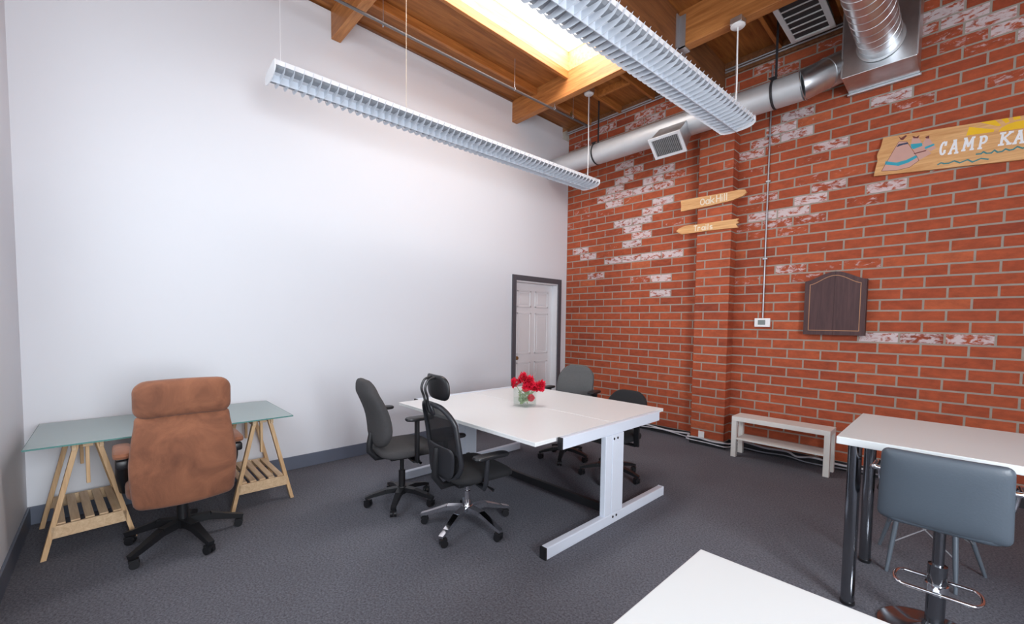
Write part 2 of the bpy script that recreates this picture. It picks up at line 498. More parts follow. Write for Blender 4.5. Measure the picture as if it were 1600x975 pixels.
# right wall behind the camera with an unseen window added for fill light
RY0, RY1, RZ0, RZ1 = -5.64, -4.10, .80, 3.0
bm = B()
box(bm, XR, XR + .2, YL, RY0, 0, 4.6)
box(bm, XR, XR + .2, RY1, .3, 0, 4.6)
box(bm, XR, XR + .2, RY0, RY1, 0, RZ0)
box(bm, XR, XR + .2, RY0, RY1, RZ1, 4.6)
struct('wall_right', bm, M['wall'])
added_window_frame('added_window_2', 'y', RY0, RY1, RZ0, RZ1, XR + .08, XR + .14, 2, 2)  # unseen window, added and placed to light the white wall head-on

# brick wall: every course laid as real bricks in front of the mortar
HC, BW, MJ = .1018, .302, .0160
WHITE = [(1.18,3.68,1),(1.77,3.47,1),(1.12,3.49,1),(1.56,3.37,1),(0.96,3.36,1),(1.46,3.25,1),(0.86,3.27,1),(1.58,3.13,1),(0.98,3.16,1),(0.19,3.18,0.5),(1.36,2.95,1),(1.18,2.84,1),(1.44,2.84,1),(1.27,2.74,1),(1.46,2.63,1),(1.33,2.54,1),(0.34,2.53,1),(1.19,2.42,1),(1.44,2.42,1),(1.76,2.42,1),(0.41,2.43,1),(0.78,2.42,1),(1.23,2.11,0.55),(1.6,2.1,1),(1.66,1.89,1),(0.56,2.12,0.9),(0.12,2.94,0.5),(1.89,2.73,0.4),(2.84,2.71,1),(3.04,2.71,1),(3.35,2.8,1),(3.17,2.7,1),(3.34,2.61,0.6),(2.69,2.6,0.5),(2.86,2.6,0.8),(3.14,2.49,0.45),(3.21,2.1,0.8),(3.0,2.1,0.7),(2.68,2.0,0.45),(3.26,1.97,0.45),(3.67,2.69,0.5),(3.37,3.02,0.4),(2.7,3.47,0.9),(2.62,3.35,0.9),(3.08,3.56,1),(3.14,3.51,1),(3.22,3.65,0.9),(3.36,3.34,0.9),(3.82,3.64,1),(3.97,3.62,0.9),(4.12,3.53,0.5),(3.97,2.81,0.9),(4.33,4.21,1),(4.45,4.13,1),(4.58,4.01,1),(4.54,3.9,1),(4.67,3.81,1),(4.43,3.89,0.5),(4.18,4.1,0.8),(4.43,3.78,0.5),(4.56,3.49,0.5),(2.76,4.29,0.7),(3.09,4.23,0.7),(3.38,2.84,0.8),(2.98,2.89,0.7),(1.06,4.25,0.8),(1.26,4.27,0.8),(1.47,4.24,0.9),(0.15,4.15,0.6),(0.4,4.17,0.6),(0.69,4.28,0.7),(0.85,4.27,0.8),(1.73,4.28,0.7),(4.0,1.35,1),(4.18,1.36,0.8),(4.43,1.35,0.9),(3.8,2.07,0.5),(3.72,2.02,0.4),(3.35,2.07,0.4),(1.28,3.6,0.9),(1.62,3.41,0.8),(1.31,2.88,0.7),(1.04,3.31,0.9),(1.58,3.34,0.9),(1.84,3.4,0.7),(0.72,3.11,0.4),(3.42,4.35,0.6),(4.25,3.97,0.5),(4.66,3.93,0.9),(4.29,4.14,0.8)]
rb = random.Random(3)
def bricks(name, rows, face, label=None):
    """rows: list of (z0, z1, [(x0, x1), ...]); face(x0, x1, z0, z1) -> box extents"""
    bm = B()
    ft = bm.faces.layers.float.new('tone'); fp = bm.faces.layers.float.new('paint')
    for z0, z1, spans in rows:
        for x0, x1 in spans:
            a = face(x0 + MJ / 2, x1 - MJ / 2, z0 + MJ / 2, z1 - MJ / 2)
            v, fs = hexa(bm, [(a[0], a[2], a[4]), (a[1], a[2], a[4]), (a[1], a[3], a[4]), (a[0], a[3], a[4]),
                              (a[0], a[2], a[5]), (a[1], a[2], a[5]), (a[1], a[3], a[5]), (a[0], a[3], a[5])])
            t = min(1, max(0, rb.gauss(.52, .19)))
            p = 0.0
            zc = (z0 + z1) / 2
            for wx, wz, wa in WHITE:
                if x0 <= wx < x1 and z0 <= wz < z1 and name == 'wall_brick': p = max(p, .42 + .40 * wa)
            if p == 0:
                q = rb.random()
                if zc > 3.7: p = .62 if q < .12 else (.50 if q < .42 else .3)
                elif zc > 2.4: p = .55 if q < .12 else (.42 if q < .35 else .2)
                elif zc > 1.9: p = .46 if q < .18 else .2
            for f in fs: f[ft] = t; f[fp] = p
    return bm
rows = []
k = 0
z = .083 - HC
while z < 4.42:
    ph = .126 if k % 2 == 1 else .277
    z0, z1 = max(z, .0), min(z + HC, 4.44)
    if z1 - z0 > .03:
        sp = []
        x = ph - BW
        while x < XR:
            x0, x1 = max(x, .0), min(x + BW, XR)
            if x1 - x0 > .03: sp.append((x0, x1))
            x += BW
        rows.append((z0, z1, sp))
    z += HC; k += 1
bm = B(); box(bm, -.16, XR + .2, .0035, .3, 0, 4.6)
struct('wall_back', bm, M['mortar'], label='grey mortar behind the brick courses')
o = struct('wall_brick', bricks('wall_brick', rows, lambda x0, x1, z0, z1: (x0, x1, 0.0, .02, z0, z1)), M['brick'], label='old red brick wall with patches of flaking whitewash')

# brick pier carrying the girder
PX0, PX1, PD = 2.185, 2.578, .17
prow = []
k = 0
z = .083 - HC
while z < 4.05:
    z0, z1 = max(z, 0), min(z + HC, 4.075)
    if z1 - z0 > .02:
        c = PX0 + (.105 if k % 2 else .288)
        prow.append((z0, z1, [(PX0, c), (c, PX1)]))
    z += HC; k += 1
pier = struct('brick_pillar', bricks('brick_pillar', prow, lambda x0, x1, z0, z1: (x0 - (MJ / 2 if x0 < PX0 + .02 else 0), x1 + (MJ / 2 if x1 > PX1 - .02 else 0), -PD, 0.003, z0, z1)), M['brick'], label='shallow red brick pier')
bm = B(); box(bm, PX0 + .0035, PX1 - .0035, -PD + .0035, 0, 0, 4.075)
struct('trim_1', bm, M['mortar'], pier)

# base boards
bm = B()
box(bm, 0, .014, YL, -1.19, 0, .127, .003); box(bm, 0, .014, -.13, 0, 0, .127, .003)
struct('baseboard_left', bm, M['slate'], label='slate blue skirting board')
bm = B(); box(bm, 0, XR, YL, YL + .014, 0, .127, .003)
struct('baseboard_near', bm, M['slate'])
bm = B()
box(bm, .014, PX0, -.010, 0, 0, .085); box(bm, PX1, XR, -.010, 0, 0, .085)
box(bm, PX0 - .008, PX1 + .008, -PD - .010, 0, 0, .075)
struct('baseboard_brick', bm, M['rubber'], label='black rubber skirting')

# ------------------------------------------------------------------ ceiling
SX0, SX1, SY0, SY1 = 1.0, 1.92, -3.50, -1.222      # skylight opening
bm = B()
box(bm, -.16, SX0 - .03, YL - .2, .3, ZC, ZC + .06)
box(bm, SX1 + .03, XR + .2, YL - .2, .3, ZC, ZC + .06)
box(bm, SX0 - .03, SX1 + .03, YL - .2, SY0 - .03, ZC, ZC + .06)
box(bm, SX0 - .03, SX1 + .03, SY1 + .03, .3, ZC, ZC + .06)
struct('ceiling', bm, M['ply'], label='plywood roof deck')
GX0, GX1, GZ = 2.24, 2.39, 4.08
def sbeam(x0, x1, y0, y1, z0, z1, mat, nm='ceiling_beam'):
    bm = B(); box(bm, x0, x1, y0, y1, z0, z1, .004)
    return struct(nm, bm, M[mat])
sbeam(GX0, GX1, YL, -.001, GZ, ZC, 'girder', 'ceiling_girder')
for yy in (-1.222, -3.655):
    sbeam(.001, GX0 - .001, yy, yy + .09, 4.225, ZC, 'beam')
sbeam(.001, GX0 - .001, -5.735, -5.65, 4.225, ZC, 'beam')
b3 = sbeam(GX1 + .001, XR, -1.205, -1.105, 4.165, ZC, 'beam')
bm = B()
box(bm, GX1 + .001, GX1 + .012, -1.26, -1.06, 4.15, 4.47); box(bm, GX1 + .001, GX1 + .075, -1.213, -1.097, 4.152, 4.164)
box(bm, GX1 + .001, GX1 + .075, -1.213, -1.206, 4.152, 4.46)
obj('joist_hanger', bm, M['steel'], b3)
sbeam(GX1 + .001, XR, -3.655, -3.555, 4.165, ZC, 'beam')
JZ = 4.42
ys = [(-5.649, -3.656), (-3.564, -1.223), (-1.131, -.045)]
for (y0, y1) in ys:
    for jx in (.44, SX0 - .04, 1.47, SX1):
        if jx == 1.47 and y0 < -3 and y1 > -2: continue
        sbeam(jx, jx + .04, y0, y1, JZ, ZC, 'joist', 'ceiling_joist')
for (y0, y1) in ((-5.73, -3.656), (-3.554, -1.206), (-1.104, -.045)):
    for jx in (2.95, 3.52, 4.10, 4.70, 5.30, 5.95, 6.5):
        sbeam(jx, jx + .04, y0, y1, JZ, ZC, 'joist', 'ceiling_joist')
sbeam(1.01, 1.47, -.62, -.58, JZ, ZC, 'joist', 'ceiling_joist')
sbeam(.001, GX0 - .001, -.04, -.003, 4.425, ZC, 'girder', 'ceiling_ledger')
sbeam(GX1 + .001, XR, -.04, -.003, 4.36, ZC, 'girder', 'ceiling_ledger')
sbeam(.001, .03, -3.564, -1.223, 4.49, ZC, 'girder', 'ceiling_ledger')

# skylight well and its acrylic pane
bm = B()
zt = 4.74
box(bm, SX0 - .04, SX0, SY0 - .04, SY1 + .04, ZC, zt); box(bm, SX1, SX1 + .04, SY0 - .04, SY1 + .04, ZC, zt)
box(bm, SX0, SX1, SY0 - .04, SY0, ZC, zt); box(bm, SX0, SX1, SY1, SY1 + .04, ZC, zt)
struct('trim_2', bm, M['curb'], label='wooden skylight well')
bm = B(); box(bm, SX0 - .04, SX1 + .04, SY0 - .04, SY1 + .04, zt, zt + .02)
struct('window_3', bm, M['pane'], label='bright acrylic skylight pane')

# ------------------------------------------------------------------ door
bm = B()
def ring_face(bm, y0, y1, z0, z1, x0, x1): box(bm, x0, x1, y0, y1, z0, z1)
dx0, dx1 = -.135, -.100
box(bm, dx0, dx1, DY0 + .02, DY1 - .02, .008, DZ - .02, .002)
dw = (DY1 - DY0 - .04)
def panel(bm, yc, z0, z1, w=.29):
    y0, y1 = yc - w / 2, yc + w / 2
    for (a, b_, c, d) in ((y0, y1, z0, z0 + .022), (y0, y1, z1 - .022, z1), (y0, y0 + .022, z0, z1), (y1 - .022, y1, z0, z1)):
        box(bm, dx1 - .001, dx1 + .008, a, b_, c, d, .003)
    box(bm, dx1 - .001, dx1 + .006, y0 + .045, y1 - .045, z0 + .045, z1 - .045, .004)
for yc in ((DY0 + DY1) / 2 - .19, (DY0 + DY1) / 2 + .19):
    panel(bm, yc, 1.68, 1.93); panel(bm, yc, .98, 1.60); panel(bm, yc, .22, .86)
door = struct('door_1', bm, M['doorw'], label='white six panel door')
bm = B()
box(bm, -.16, 0.0, DY0 - .001, DY0 + .019, 0, DZ); box(bm, -.16, 0.0, DY1 - .019, DY1 + .001, 0, DZ); box(bm, -.16, 0.0, DY0 + .019, DY1 - .019, DZ - .019, DZ)
obj('door_jamb', bm, M['doorw'], door)
bm = B()
box(bm, .0005, .02, DY0 - .075, DY0, 0, DZ + .075, .003); box(bm, .0005, .02, DY1, DY1 + .072, 0, DZ + .075, .003); box(bm, .0005, .02, DY0, DY1, DZ, DZ + .075, .003)
obj('door_casing', bm, M['casing'], door, label='dark grey door casing')
bm = B()
lathe(bm, [(.028, 0), (.028, .008), (.012, .012), (.012, .03), (.026, .038), (.030, .052), (.022, .064), (0, .067)], 16, (dx1, DY0 + .085, .93), 'x')
obj('door_knob', bm, M['brass'], door, True, label='brass door knob')

# ------------------------------------------------------------------ light fixtures
def louvre_light(loc, rz, L, label, cords):
    """loc = near end centre of the underside; runs along local +y"""
    t = thing('pendant_louvre_light', label, 'ceiling light', loc, rz, 'long louvred pendant lights')
    half = [(0, 0), (.060, .002), (.110, .008), (.142, .020), (.162, .040), (.184, .074), (.174, .070), (.150, .050), (.125, .040), (.06, .046), (0, .052)]
    prof = half + [(-x, z) for x, z in reversed(half[1:-1])]
    bm = B()
    n = int(round(L / .0622))
    for i in range(1, n):
        y = L * i / n
        prism(bm, prof, lambda u, v, d, y=y: Vector((u, y + d, v)), -.0009, .0009)
    obj('louvre_blades', bm, M['louv'], t)
    bm = B(); box(bm, -.0025, .0025, .002, L - .002, -.002, .052)
    obj('spine', bm, M['louv'], t)
    # perforated gull-wing reflector above the blades
    bm = B()
    wing = [(.05, .050), (.125, .046), (.150, .056), (.150, .059), (.125, .050), (.05, .054)]
    for s in (1, -1): prism(bm, [(s * a, b) for a, b in wing], lambda u, v, d: Vector((u, d, v)), .004, L - .004)
    obj('reflector', bm, M['refl'], t)
    bm = B()
    for s in (1, -1): box(bm, s * .151 - .001, s * .151 + .001, .004, L - .004, .056, .090)
    obj('side_rail', bm, M['white'], t)
    bm = B()
    prism(bm, [(-.052, .050), (.052, .050), (.052, .085), (.036, .105), (-.036, .105), (-.052, .085)], lambda u, v, d: Vector((u, d, v)), 0.002, L - .002)
    obj('lamp_housing', bm, M['white'], t)
    for y0 in (-.004, L - .004):
        bm = B()
        e = half[:5] + [(.160, .088), (.13, .092), (.05, .094), (0, .094)]
        prism(bm, e + [(-x, z) for x, z in reversed(e[1:-1])], lambda u, v, d: Vector((u, y0 + d, v)), 0, .008)
        obj('end_cap', bm, M['white'], t)
    for (y, ztop, r, mt, can) in cords:
        bm = B(); sw = .012 if can else 0
        pts = [Vector((0.012 * can + sw * math.sin(i / 10 * PI) * .6, y + sw * math.sin(i / 10 * PI * 2) * .5, .1 + (ztop - .1) * i / 10)) for i in range(11)]
        tube(bm, pts, r, 8)
        obj('suspension_cord' if can else 'suspension_wire', bm, M[mt], t, True)
        if can:
            bm = B(); tube(bm, [(-.03, y + .06, .1), (-.03, y + .06, ztop - .002)], .0018, 6)
            obj('suspension_wire', bm, M['steel'], t, True)
            bm = B(); lathe(bm, [(0, -.004), (.052, -.003), (.060, .004), (.060, .012), (0, .012)], 28, (0, y, ztop))
            cp = obj('canopy', bm, M['plast'], t, True)
            bm = B(); box(bm, -.05, .05, y - .05, y + .05, ztop + .013, ztop + can, .004)
            obj('junction_box', bm, M['galvd'], t)
    return t
za = 3.21
louvre_light((.835, -4.40, za), -math.atan2(.15, 3.68), 3.68, 'long white louvred pendant light hanging alongside the white wall',
             [(.07, ZC - za, .0015, 'white', 0), (1.08, ZC - za, .0022, 'cream', 0), (3.62, 4.40 - za, .0055, 'plast', ZC - 4.40)])
zb = 3.20
louvre_light((2.762, -4.85, zb), -math.atan2(.198, 3.68), 3.68, 'long white louvred pendant light under the skylight, nearest the camera',
             [(.07, ZC - zb, .0015, 'white', 0), (1.9, ZC - zb, .0015, 'white', 0), (3.63, 4.095 - zb, .0065, 'plast', .068)])

# ------------------------------------------------------------------ pipes and ducts
t = thing('sprinkler_pipe', 'thin dark steel pipe hung below the roof beams beside the white wall', 'pipe')
bm = B(); tube(bm, [(.62, -5.5, 4.17), (.650, -3.66, 4.17), (.690, -2.152, 4.17), (.75, -.50, 4.17)], .0135, 12)
obj('pipe_run', bm, M['dpipe'], t, True)
for (x, y) in ((.635, -3.42), (.715, -1.84), (.752, -1.18), (.772, -.84)):
    bm = B()
    tube(bm, [(x + .015 * math.sin(a), y, 4.17 + .017 * math.cos(a)) for a in [2 * PI * i / 14 for i in range(14)]], .0035, 6, True)
    ztop = 4.225 if abs(y + 1.18) < .05 else ZC
    tube(bm, [(x, y, 4.187), (x, y, ztop)], .003, 6)
    obj('pipe_hanger', bm, M['steel'], t, True)
bm = B(); lathe(bm, [(.017, 0), (.017, .025), (.008, .03), (.010, .045), (0, .046)], 12, (.77, -.87, 4.183))
obj('sprinkler_head', bm, M['brass'], t, True)

for i, (zz, lab) in enumerate(((4.437, 'upper of two grey conduits along the top of the brick wall'), (4.408, 'lower of two grey conduits along the top of the brick wall'))):
    t = thing('conduit', lab, 'pipe', group='conduits along the brick wall top')
    bm = B(); tube(bm, [(.02, -.052, zz), (2.225, -.052, zz)], .0105, 10); obj('conduit_run', bm, M['steel'], t, True)
    bm = B(); tube(bm, [(2.405, -.052, zz - .012), (3.56, -.052, zz - .012)], .0105, 10); obj('conduit_run', bm, M['steel'], t, True)
    for x in (.6, 1.5, 2.7, 3.3):
        bm = B(); box(bm, x - .010, x + .010, -.066, -.041, zz - .004 - (.012 if x > 2.3 else 0), zz + .004 - (.012 if x > 2.3 else 0)); obj('conduit_clip', bm, M['galvd'], t)

# round supply duct along the brick wall
def cyl_x(bm, pts, r, n=32): return tube(bm, pts, r, n)
t = thing('round_duct', 'silver round air duct running along the top of the brick wall', 'duct')
DA, DR = Vector((0, -.47, 3.755)), .133
bm = B(); cyl_x(bm, [(.001, DA.y, DA.z), (3.30, DA.y + .005, DA.z)], DR); obj('duct_run', bm, M['duct'], t, True)
pE = [Vector((3.30, DA.y + .005, DA.z)), Vector((3.455, -.345, 3.850)), Vector((3.545, -.255, 3.910))]
bm = B(); cyl_x(bm, [pE[0] - Vector((.02, 0, 0)), pE[0] + (pE[1] - pE[0]) * .12, pE[1]], DR + .003); obj('duct_elbow', bm, M['galv'], t, True)
bm = B(); cyl_x(bm, [pE[1] - (pE[1] - pE[0]) * .06, pE[2], pE[2] + Vector((.037, .004, .005))], DR + .006); obj('duct_elbow', bm, M['galv'], t, True)
for c, tg in ((pE[0], Vector((1, 0, .15))), (pE[1], pE[2] - pE[0])):
    tg.normalize(); a = tg.cross(Vector((0, 0, 1))).normalized(); b_ = tg.cross(a)
    bm = B(); tube(bm, [c + (a * math.cos(2 * PI * i / 32) + b_ * math.sin(2 * PI * i / 32)) * (DR + .005) for i in range(32)], .004, 6, True)
    obj('duct_seam', bm, M['galv'], t, True)
for x in (.9, 3.055):
    bm = B()
    for s in (0,):
        tube(bm, [(x, DA.y + (DR + .003) * math.cos(a), DA.z + (DR + .003) * math.sin(a)) for a in [2 * PI * i / 32 for i in range(32)]], .004, 6, True, flat=3)
    ztop = 4.505
    bar(bm, (x, DA.y + .02, DA.z + DR), (x, DA.y + .02, ztop), .022, .003, up=(0, 1, 0))
    prism(bm, [(-.045, .0), (.045, .0), (.0, -.10)], lambda u, v, d, x=x: Vector((x + u, DA.y - .045 - (.02 if v < -.05 else 0) + d, DA.z + DR + .012 + v * .55)), -.03, -.027)
    obj('duct_strap', bm, M['rubber'], t)
# boot with register, tilted down into the room
rt = Matrix.Translation((2.05, DA.y, DA.z)) @ Matrix.Rotation(math.radians(49), 4, 'X')
def RT(u, v, d): return rt @ Vector((u, -d, v))
bm = B()
hexa(bm, [RT(-.165, -.085, .09), RT(.165, -.085, .09), RT(.165, .085, .09), RT(-.165, .085, .09),
          RT(-.175, -.115, .365), RT(.175, -.115, .365), RT(.175, .115, .365), RT(-.175, .115, .365)])
boot = obj('register_boot', bm, M['galvd'], t)
bm = B()
for (a, b_, c, d) in ((-.190, .190, .10, .128), (-.190, .190, -.128, -.10), (-.190, -.155, -.10, .10), (.155, .190, -.10, .10)):
    prism(bm, [(a, c), (b_, c), (b_, d), (a, d)], RT, .360, .378)
obj('register_frame', bm, M['white'], boot)
bm = B(); prism(bm, [(-.155, -.10), (.155, -.10), (.155, .10), (-.155, .10)], RT, .363, .366)
obj('register_recess', bm, M['dgal'], boot)
bm = B()
for i in range(15):
    u = -.145 + .29 * i / 14
    prism(bm, [(u - .006, -.10), (u + .006, -.10), (u + .006, .10), (u - .006, .10)], RT, .367, .375)
obj('register_vanes', bm, M['galvd'], boot)

# plenum box and the spiral duct feeding it
t = thing('duct_plenum', 'large galvanised duct box on the brick wall below the roof', 'duct')
bm = B(); box(bm, 3.585, 4.095, -.40, -.012, 3.725, 4.40, .004); obj('plenum_box', bm, M['galv'], t)
bm = B()
box(bm, 3.575, 4.105, -.050, -.012, 3.705, 3.7245, .002)
obj('plenum_flange', bm, M['galvd'], t)
for x in (3.578, 4.092):
    bm = B(); box(bm, x, x + .010, -.408, -.4005, 3.73, 4.40); obj('plenum_seam', bm, M['galvd'], t)
t = thing('spiral_duct', 'round spiral-seamed metal duct coming out of the duct box overhead', 'duct')
SXc, SZc, SR = 3.852, 3.945, .150
bm = B(); tube(bm, [(SXc, -.412, SZc), (SXc, -3.2, SZc)], SR, 40); obj('duct_tube', bm, M['galv'], t, True)
bm = B(); turns = 26; nn = 28
tube(bm, [(SXc + SR * math.cos(2 * PI * i / nn), -.43 - 2.75 * i / (nn * turns), SZc + SR * math.sin(2 * PI * i / nn)) for i in range(nn * turns)], .0035, 5)
obj('spiral_seam', bm, M['galvd'], t, True)
bm = B(); lathe(bm, [(SR + .001, -.409), (SR + .018, -.409), (SR + .018, -.415), (SR + .001, -.418)], 36, (SXc, 0, SZc), 'y'); obj('duct_collar', bm, M['galvd'], t, True)
for y in (-1.8, -3.0):
    bm = B(); tube(bm, [(SXc + (SR + .005) * math.cos(2 * PI * i / 32), y, SZc + (SR + .005) * math.sin(2 * PI * i / 32)) for i in range(32)], .004, 6, True, flat=3)
    bar(bm, (SXc, y, SZc + SR), (SXc, y, 4.505), .02, .003); obj('duct_strap', bm, M['galvd'], t)

t = thing('return_air_grille', 'square white return air grille below the roof, beside the duct box', 'vent')
gx0, gx1, gy0, gy1, gz = 3.125, 3.495, -.93, -.235, 4.315
bm = B()
fw = .045
box(bm, gx0, gx1, gy0, gy0 + fw, gz, gz + .015, .003); box(bm, gx0, gx1, gy1 - fw, gy1, gz, gz + .015, .003)
box(bm, gx0, gx0 + fw, gy0 + fw, gy1 - fw, gz, gz + .015, .003); box(bm, gx1 - fw, gx1, gy0 + fw, gy1 - fw, gz, gz + .015, .003)
obj('grille_frame', bm, M['plast'], t)
bm = B()
for i in range(1, 6):
    y = gy0 + fw + (gy1 - gy0 - 2 * fw) * i / 6; box(bm, gx0 + fw, gx1 - fw, y - .005, y + .005, gz + .003, gz + .012)
obj('grille_bars', bm, M['plast'], t)
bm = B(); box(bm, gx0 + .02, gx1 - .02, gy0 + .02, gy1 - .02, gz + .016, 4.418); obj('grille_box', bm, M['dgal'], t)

# ------------------------------------------------------------------ things on the brick wall
t = thing('thermostat', 'small white thermostat at the end of a thin conduit on the brick wall', 'thermostat')
bm = B(); box(bm, 2.815, 2.975, -.032, -.001, 1.438, 1.537, .006); obj('case', bm, M['plast'], t)
bm = B(); box(bm, 2.852, 2.928, -.0335, -.031, 1.462, 1.516, .001); obj('display', bm, M['lcd'], t, label='grey display window')
t = thing('thermostat_conduit', 'thin grey conduit dropping down the brick wall to the thermostat', 'pipe')
bm = B(); tube(bm, [(2.893, -.012, 4.30), (2.895, -.012, 1.539)], .0085, 10); obj('conduit_run', bm, M['steel'], t, True)
for z in (2.2, 3.05, 3.55):
    bm = B(); box(bm, 2.872, 2.918, -.022, -.001, z - .009, z + .009, .002); obj('conduit_clip', bm, M['steel'], t)

t = thing('wall_outlet', 'small white outlet low on the brick pier', 'outlet')
bm = B(); box(bm, 2.285, 2.355, -PD - .012, -PD - .0005, .09, .165, .003); obj('outlet_cover', bm, M['plast'], t)
bm = B()
for zz in (.108, .138): box(bm, 2.307, 2.333, -PD - .0135, -PD - .011, zz - .008, zz + .008)
obj('outlet_sockets', bm, M['edge'], t)

# cabinet board with an arched head
t = thing('cabinet_board', 'dark wooden cabinet board with an arched top hanging on the brick wall', 'cabinet')
cx0, cx1, cz0, cz1, czt = 3.303, 3.808, 1.368, 1.915, 2.002
def arch(x0, x1, z0, z1, zt, n=24):
    p = [(x0, z0), (x1, z0), (x1, z1)]
    for i in range(1, n):
        s = i / n
        e = .5 - .5 * math.cos(2 * PI * s)
        p.append((x1 + (x0 - x1) * s, z1 + (zt - z1) * (e ** .8)))
    return p + [(x0, z1)]
cxm = (cx0 + cx1) / 2
YP = lambda u, v, d: Vector((u, d, v))
bm = B(); prism(bm, arch(cx0, cx1, cz0, cz1, czt), YP, -.058, -.001); obj('body', bm, M['mahog'], t)
A_ = arch(cx0, cx1, cz0, cz1, czt)
for s in (-1, 1):
    bm = B()
    half = [(cx0 if s < 0 else cxm + .0008, cz0), (cxm - .0008 if s < 0 else cx1, cz0)]
    pts = [p for p in arch(cx0, cx1, cz0, cz1, czt, 24)[2:] if (p[0] <= cxm - .0008 if s < 0 else p[0] >= cxm + .0008)]
    if s < 0: poly = half + [(cxm - .0008, czt)] + pts
    else: poly = half + pts + [(cxm + .0008, czt)]
    prism(bm, poly, YP, -.080, -.0585)
    dr = obj('door', bm, M['mahog'], t)
    bm = B()
    I = arch(cx0 + .045, cx1 - .045, cz0 + .045, cz1 - .035, czt - .038, 24)
    I = I + [I[0]]
    seg = []
    for p, q in zip(I, I[1:]):
        m_ = (p[0] + q[0]) / 2
        p2, q2 = list(p), list(q)
        if s < 0: p2[0] = min(p2[0], cxm - .001); q2[0] = min(q2[0], cxm - .001)
        else: p2[0] = max(p2[0], cxm + .001); q2[0] = max(q2[0], cxm + .001)
        if math.hypot(p2[0] - q2[0], p2[1] - q2[1]) > 1e-4 and (abs(p2[0] - q2[0]) > 1e-4 or abs(p2[0] - cxm) > .01): seg.append([tuple(p2), tuple(q2)])
    strokes(bm, seg, .006, YP, -.0812, -.0798)
    obj('inlay_line', bm, M['inlay'], dr)

# camp sign
th = math.radians(-5.35)
SO = Vector((3.8649, 0, 3.2260))
def SG(u, v, d): return SO + Vector((u * math.cos(th) - v * math.sin(th), d, u * math.sin(th) + v * math.cos(th)))
t = thing('camp_sign', 'long wooden camp sign painted with tepees, a sun and waves on the brick wall', 'sign')
bm = B()
SL = 1.86
prism(bm, [(0, 0), (-.0046, -.068), (-.0102, -.0958), (-.0229, -.1398), (-.0253, -.1568), (-.0132, -.211), (-.0179, -.2452), (-.0234, -.3425), (SL, -.3425), (SL + .015, -.26), (SL - .005, -.18), (SL + .01, -.09), (SL, 0)], SG, -.040, -.012)
obj('board', bm, M['cedar'], t)
bm = B()
bm.free()
for u in (.2, 1.6):
    bm = B(); prism(bm, [(u, -.3), (u + .05, -.3), (u + .05, -.05), (u, -.05)], SG, -.012, -.0005); obj('batten', bm, M['cedar'], t)
PT = {0: [[(0.1182,-0.0571),(0.1738,-0.0678),(0.2676,-0.2209),(0.2805,-0.2513),(0.2257,-0.2996),(0.1376,-0.3154),(0.0286,-0.3053)]],
      4: [[(0.2077,-0.0403),(0.2526,-0.0492),(0.2819,-0.1053),(0.3548,-0.2022),(0.2841,-0.2463),(0.251,-0.1955),(0.2074,-0.1026)]],
      5: [[(0.302,-0.0645),(0.3238,-0.0688),(0.3807,-0.1625),(0.3478,-0.1815),(0.2983,-0.1308),(0.287,-0.0951)]],
      1: [[(0.0477,-0.2195),(0.1278,-0.244),(0.194,-0.2316),(0.2518,-0.2013),(0.2676,-0.2209),(0.2109,-0.2572),(0.1459,-0.2759),(0.0446,-0.2485)],
          [(0.2044,-0.0964),(0.2811,-0.0996),(0.2869,-0.1259),(0.2307,-0.1438),(0.2137,-0.1322)],
          [(0.3017,-0.1398),(0.3603,-0.1201),(0.3665,-0.1351),(0.3106,-0.1582)]],
      2: [[(0.1087,-0.1044),(0.1191,-0.0803),(0.1814,-0.0749),(0.1903,-0.0909),(0.1525,-0.0923)]],
      3: [[(0.1093,-0.0093),(0.13,-0.0278),(0.1588,-0.0078),(0.1688,-0.0155),(0.1464,-0.0482),(0.1301,-0.045)],
          [(0.2053,-0.0229),(0.2339,-0.0399),(0.2539,-0.027),(0.2489,-0.0541),(0.2175,-0.0479)],
          [(0.2938,-0.0518),(0.3202,-0.0432),(0.3218,-0.0695),(0.3043,-0.0661)],
          [(0.2359,-0.1816),(0.291,-0.1715),(0.3202,-0.1655),(0.3132,-0.1771),(0.2922,-0.1801),(0.2414,-0.1893)]]}
bm = B()
for mi, polys in PT.items():
    for pl in polys:
        d = {0: -.0412, 4: -.0408, 5: -.0405}.get(mi, -.0418)
        prism(bm, pl, SG, d, -.0399, {4: 0, 5: 0}.get(mi, mi))
outl = [PT[0][0] + [PT[0][0][0]]]
strokes(bm, outl, .0028, SG, -.0414, -.0399, 3)
obj('painted_tepees', bm, [M['pink'], M['teal'], M['navy'], M['maroon']], t)
bm = B()
RAY = [[(0.5539,-0.0925),(0.5629,-0.0245),(0.7133,-0.0752),(0.7117,-0.0946)], [(0.6228,-0.001),(0.7065,-0.001),(0.749,-0.0523),(0.7277,-0.0538)], [(0.7397,-0.0015),(0.7753,-0.001),(0.7905,-0.0311),(0.7707,-0.04)], [(0.803,-0.0008),(0.8415,-0.001),(0.8475,-0.0229),(0.8106,-0.0247)]]
sc_ = .88
for r_ in RAY:
    prism(bm, r_, SG, -.0412, -.0399)
    prism(bm, [(2 * sc_ - a, b_) for a, b_ in r_], SG, -.0412, -.0399)
disc = [(0.7379,-0.0985),(0.7516,-0.0711),(0.7788,-0.0527),(0.819,-0.0404),(0.8619,-0.0381)]
prism(bm, disc + [(2 * sc_ - a, b_) for a, b_ in reversed(disc)], SG, -.0415, -.0399)
obj('painted_sun', bm, M['sun'], t)
W1 = [(0.4107,-0.3074),(0.4286,-0.2937),(0.4496,-0.3036),(0.479,-0.305),(0.5107,-0.2905),(0.547,-0.3125),(0.5912,-0.2939),(0.6222,-0.3181),(0.6692,-0.2972),(0.7111,-0.3104)]
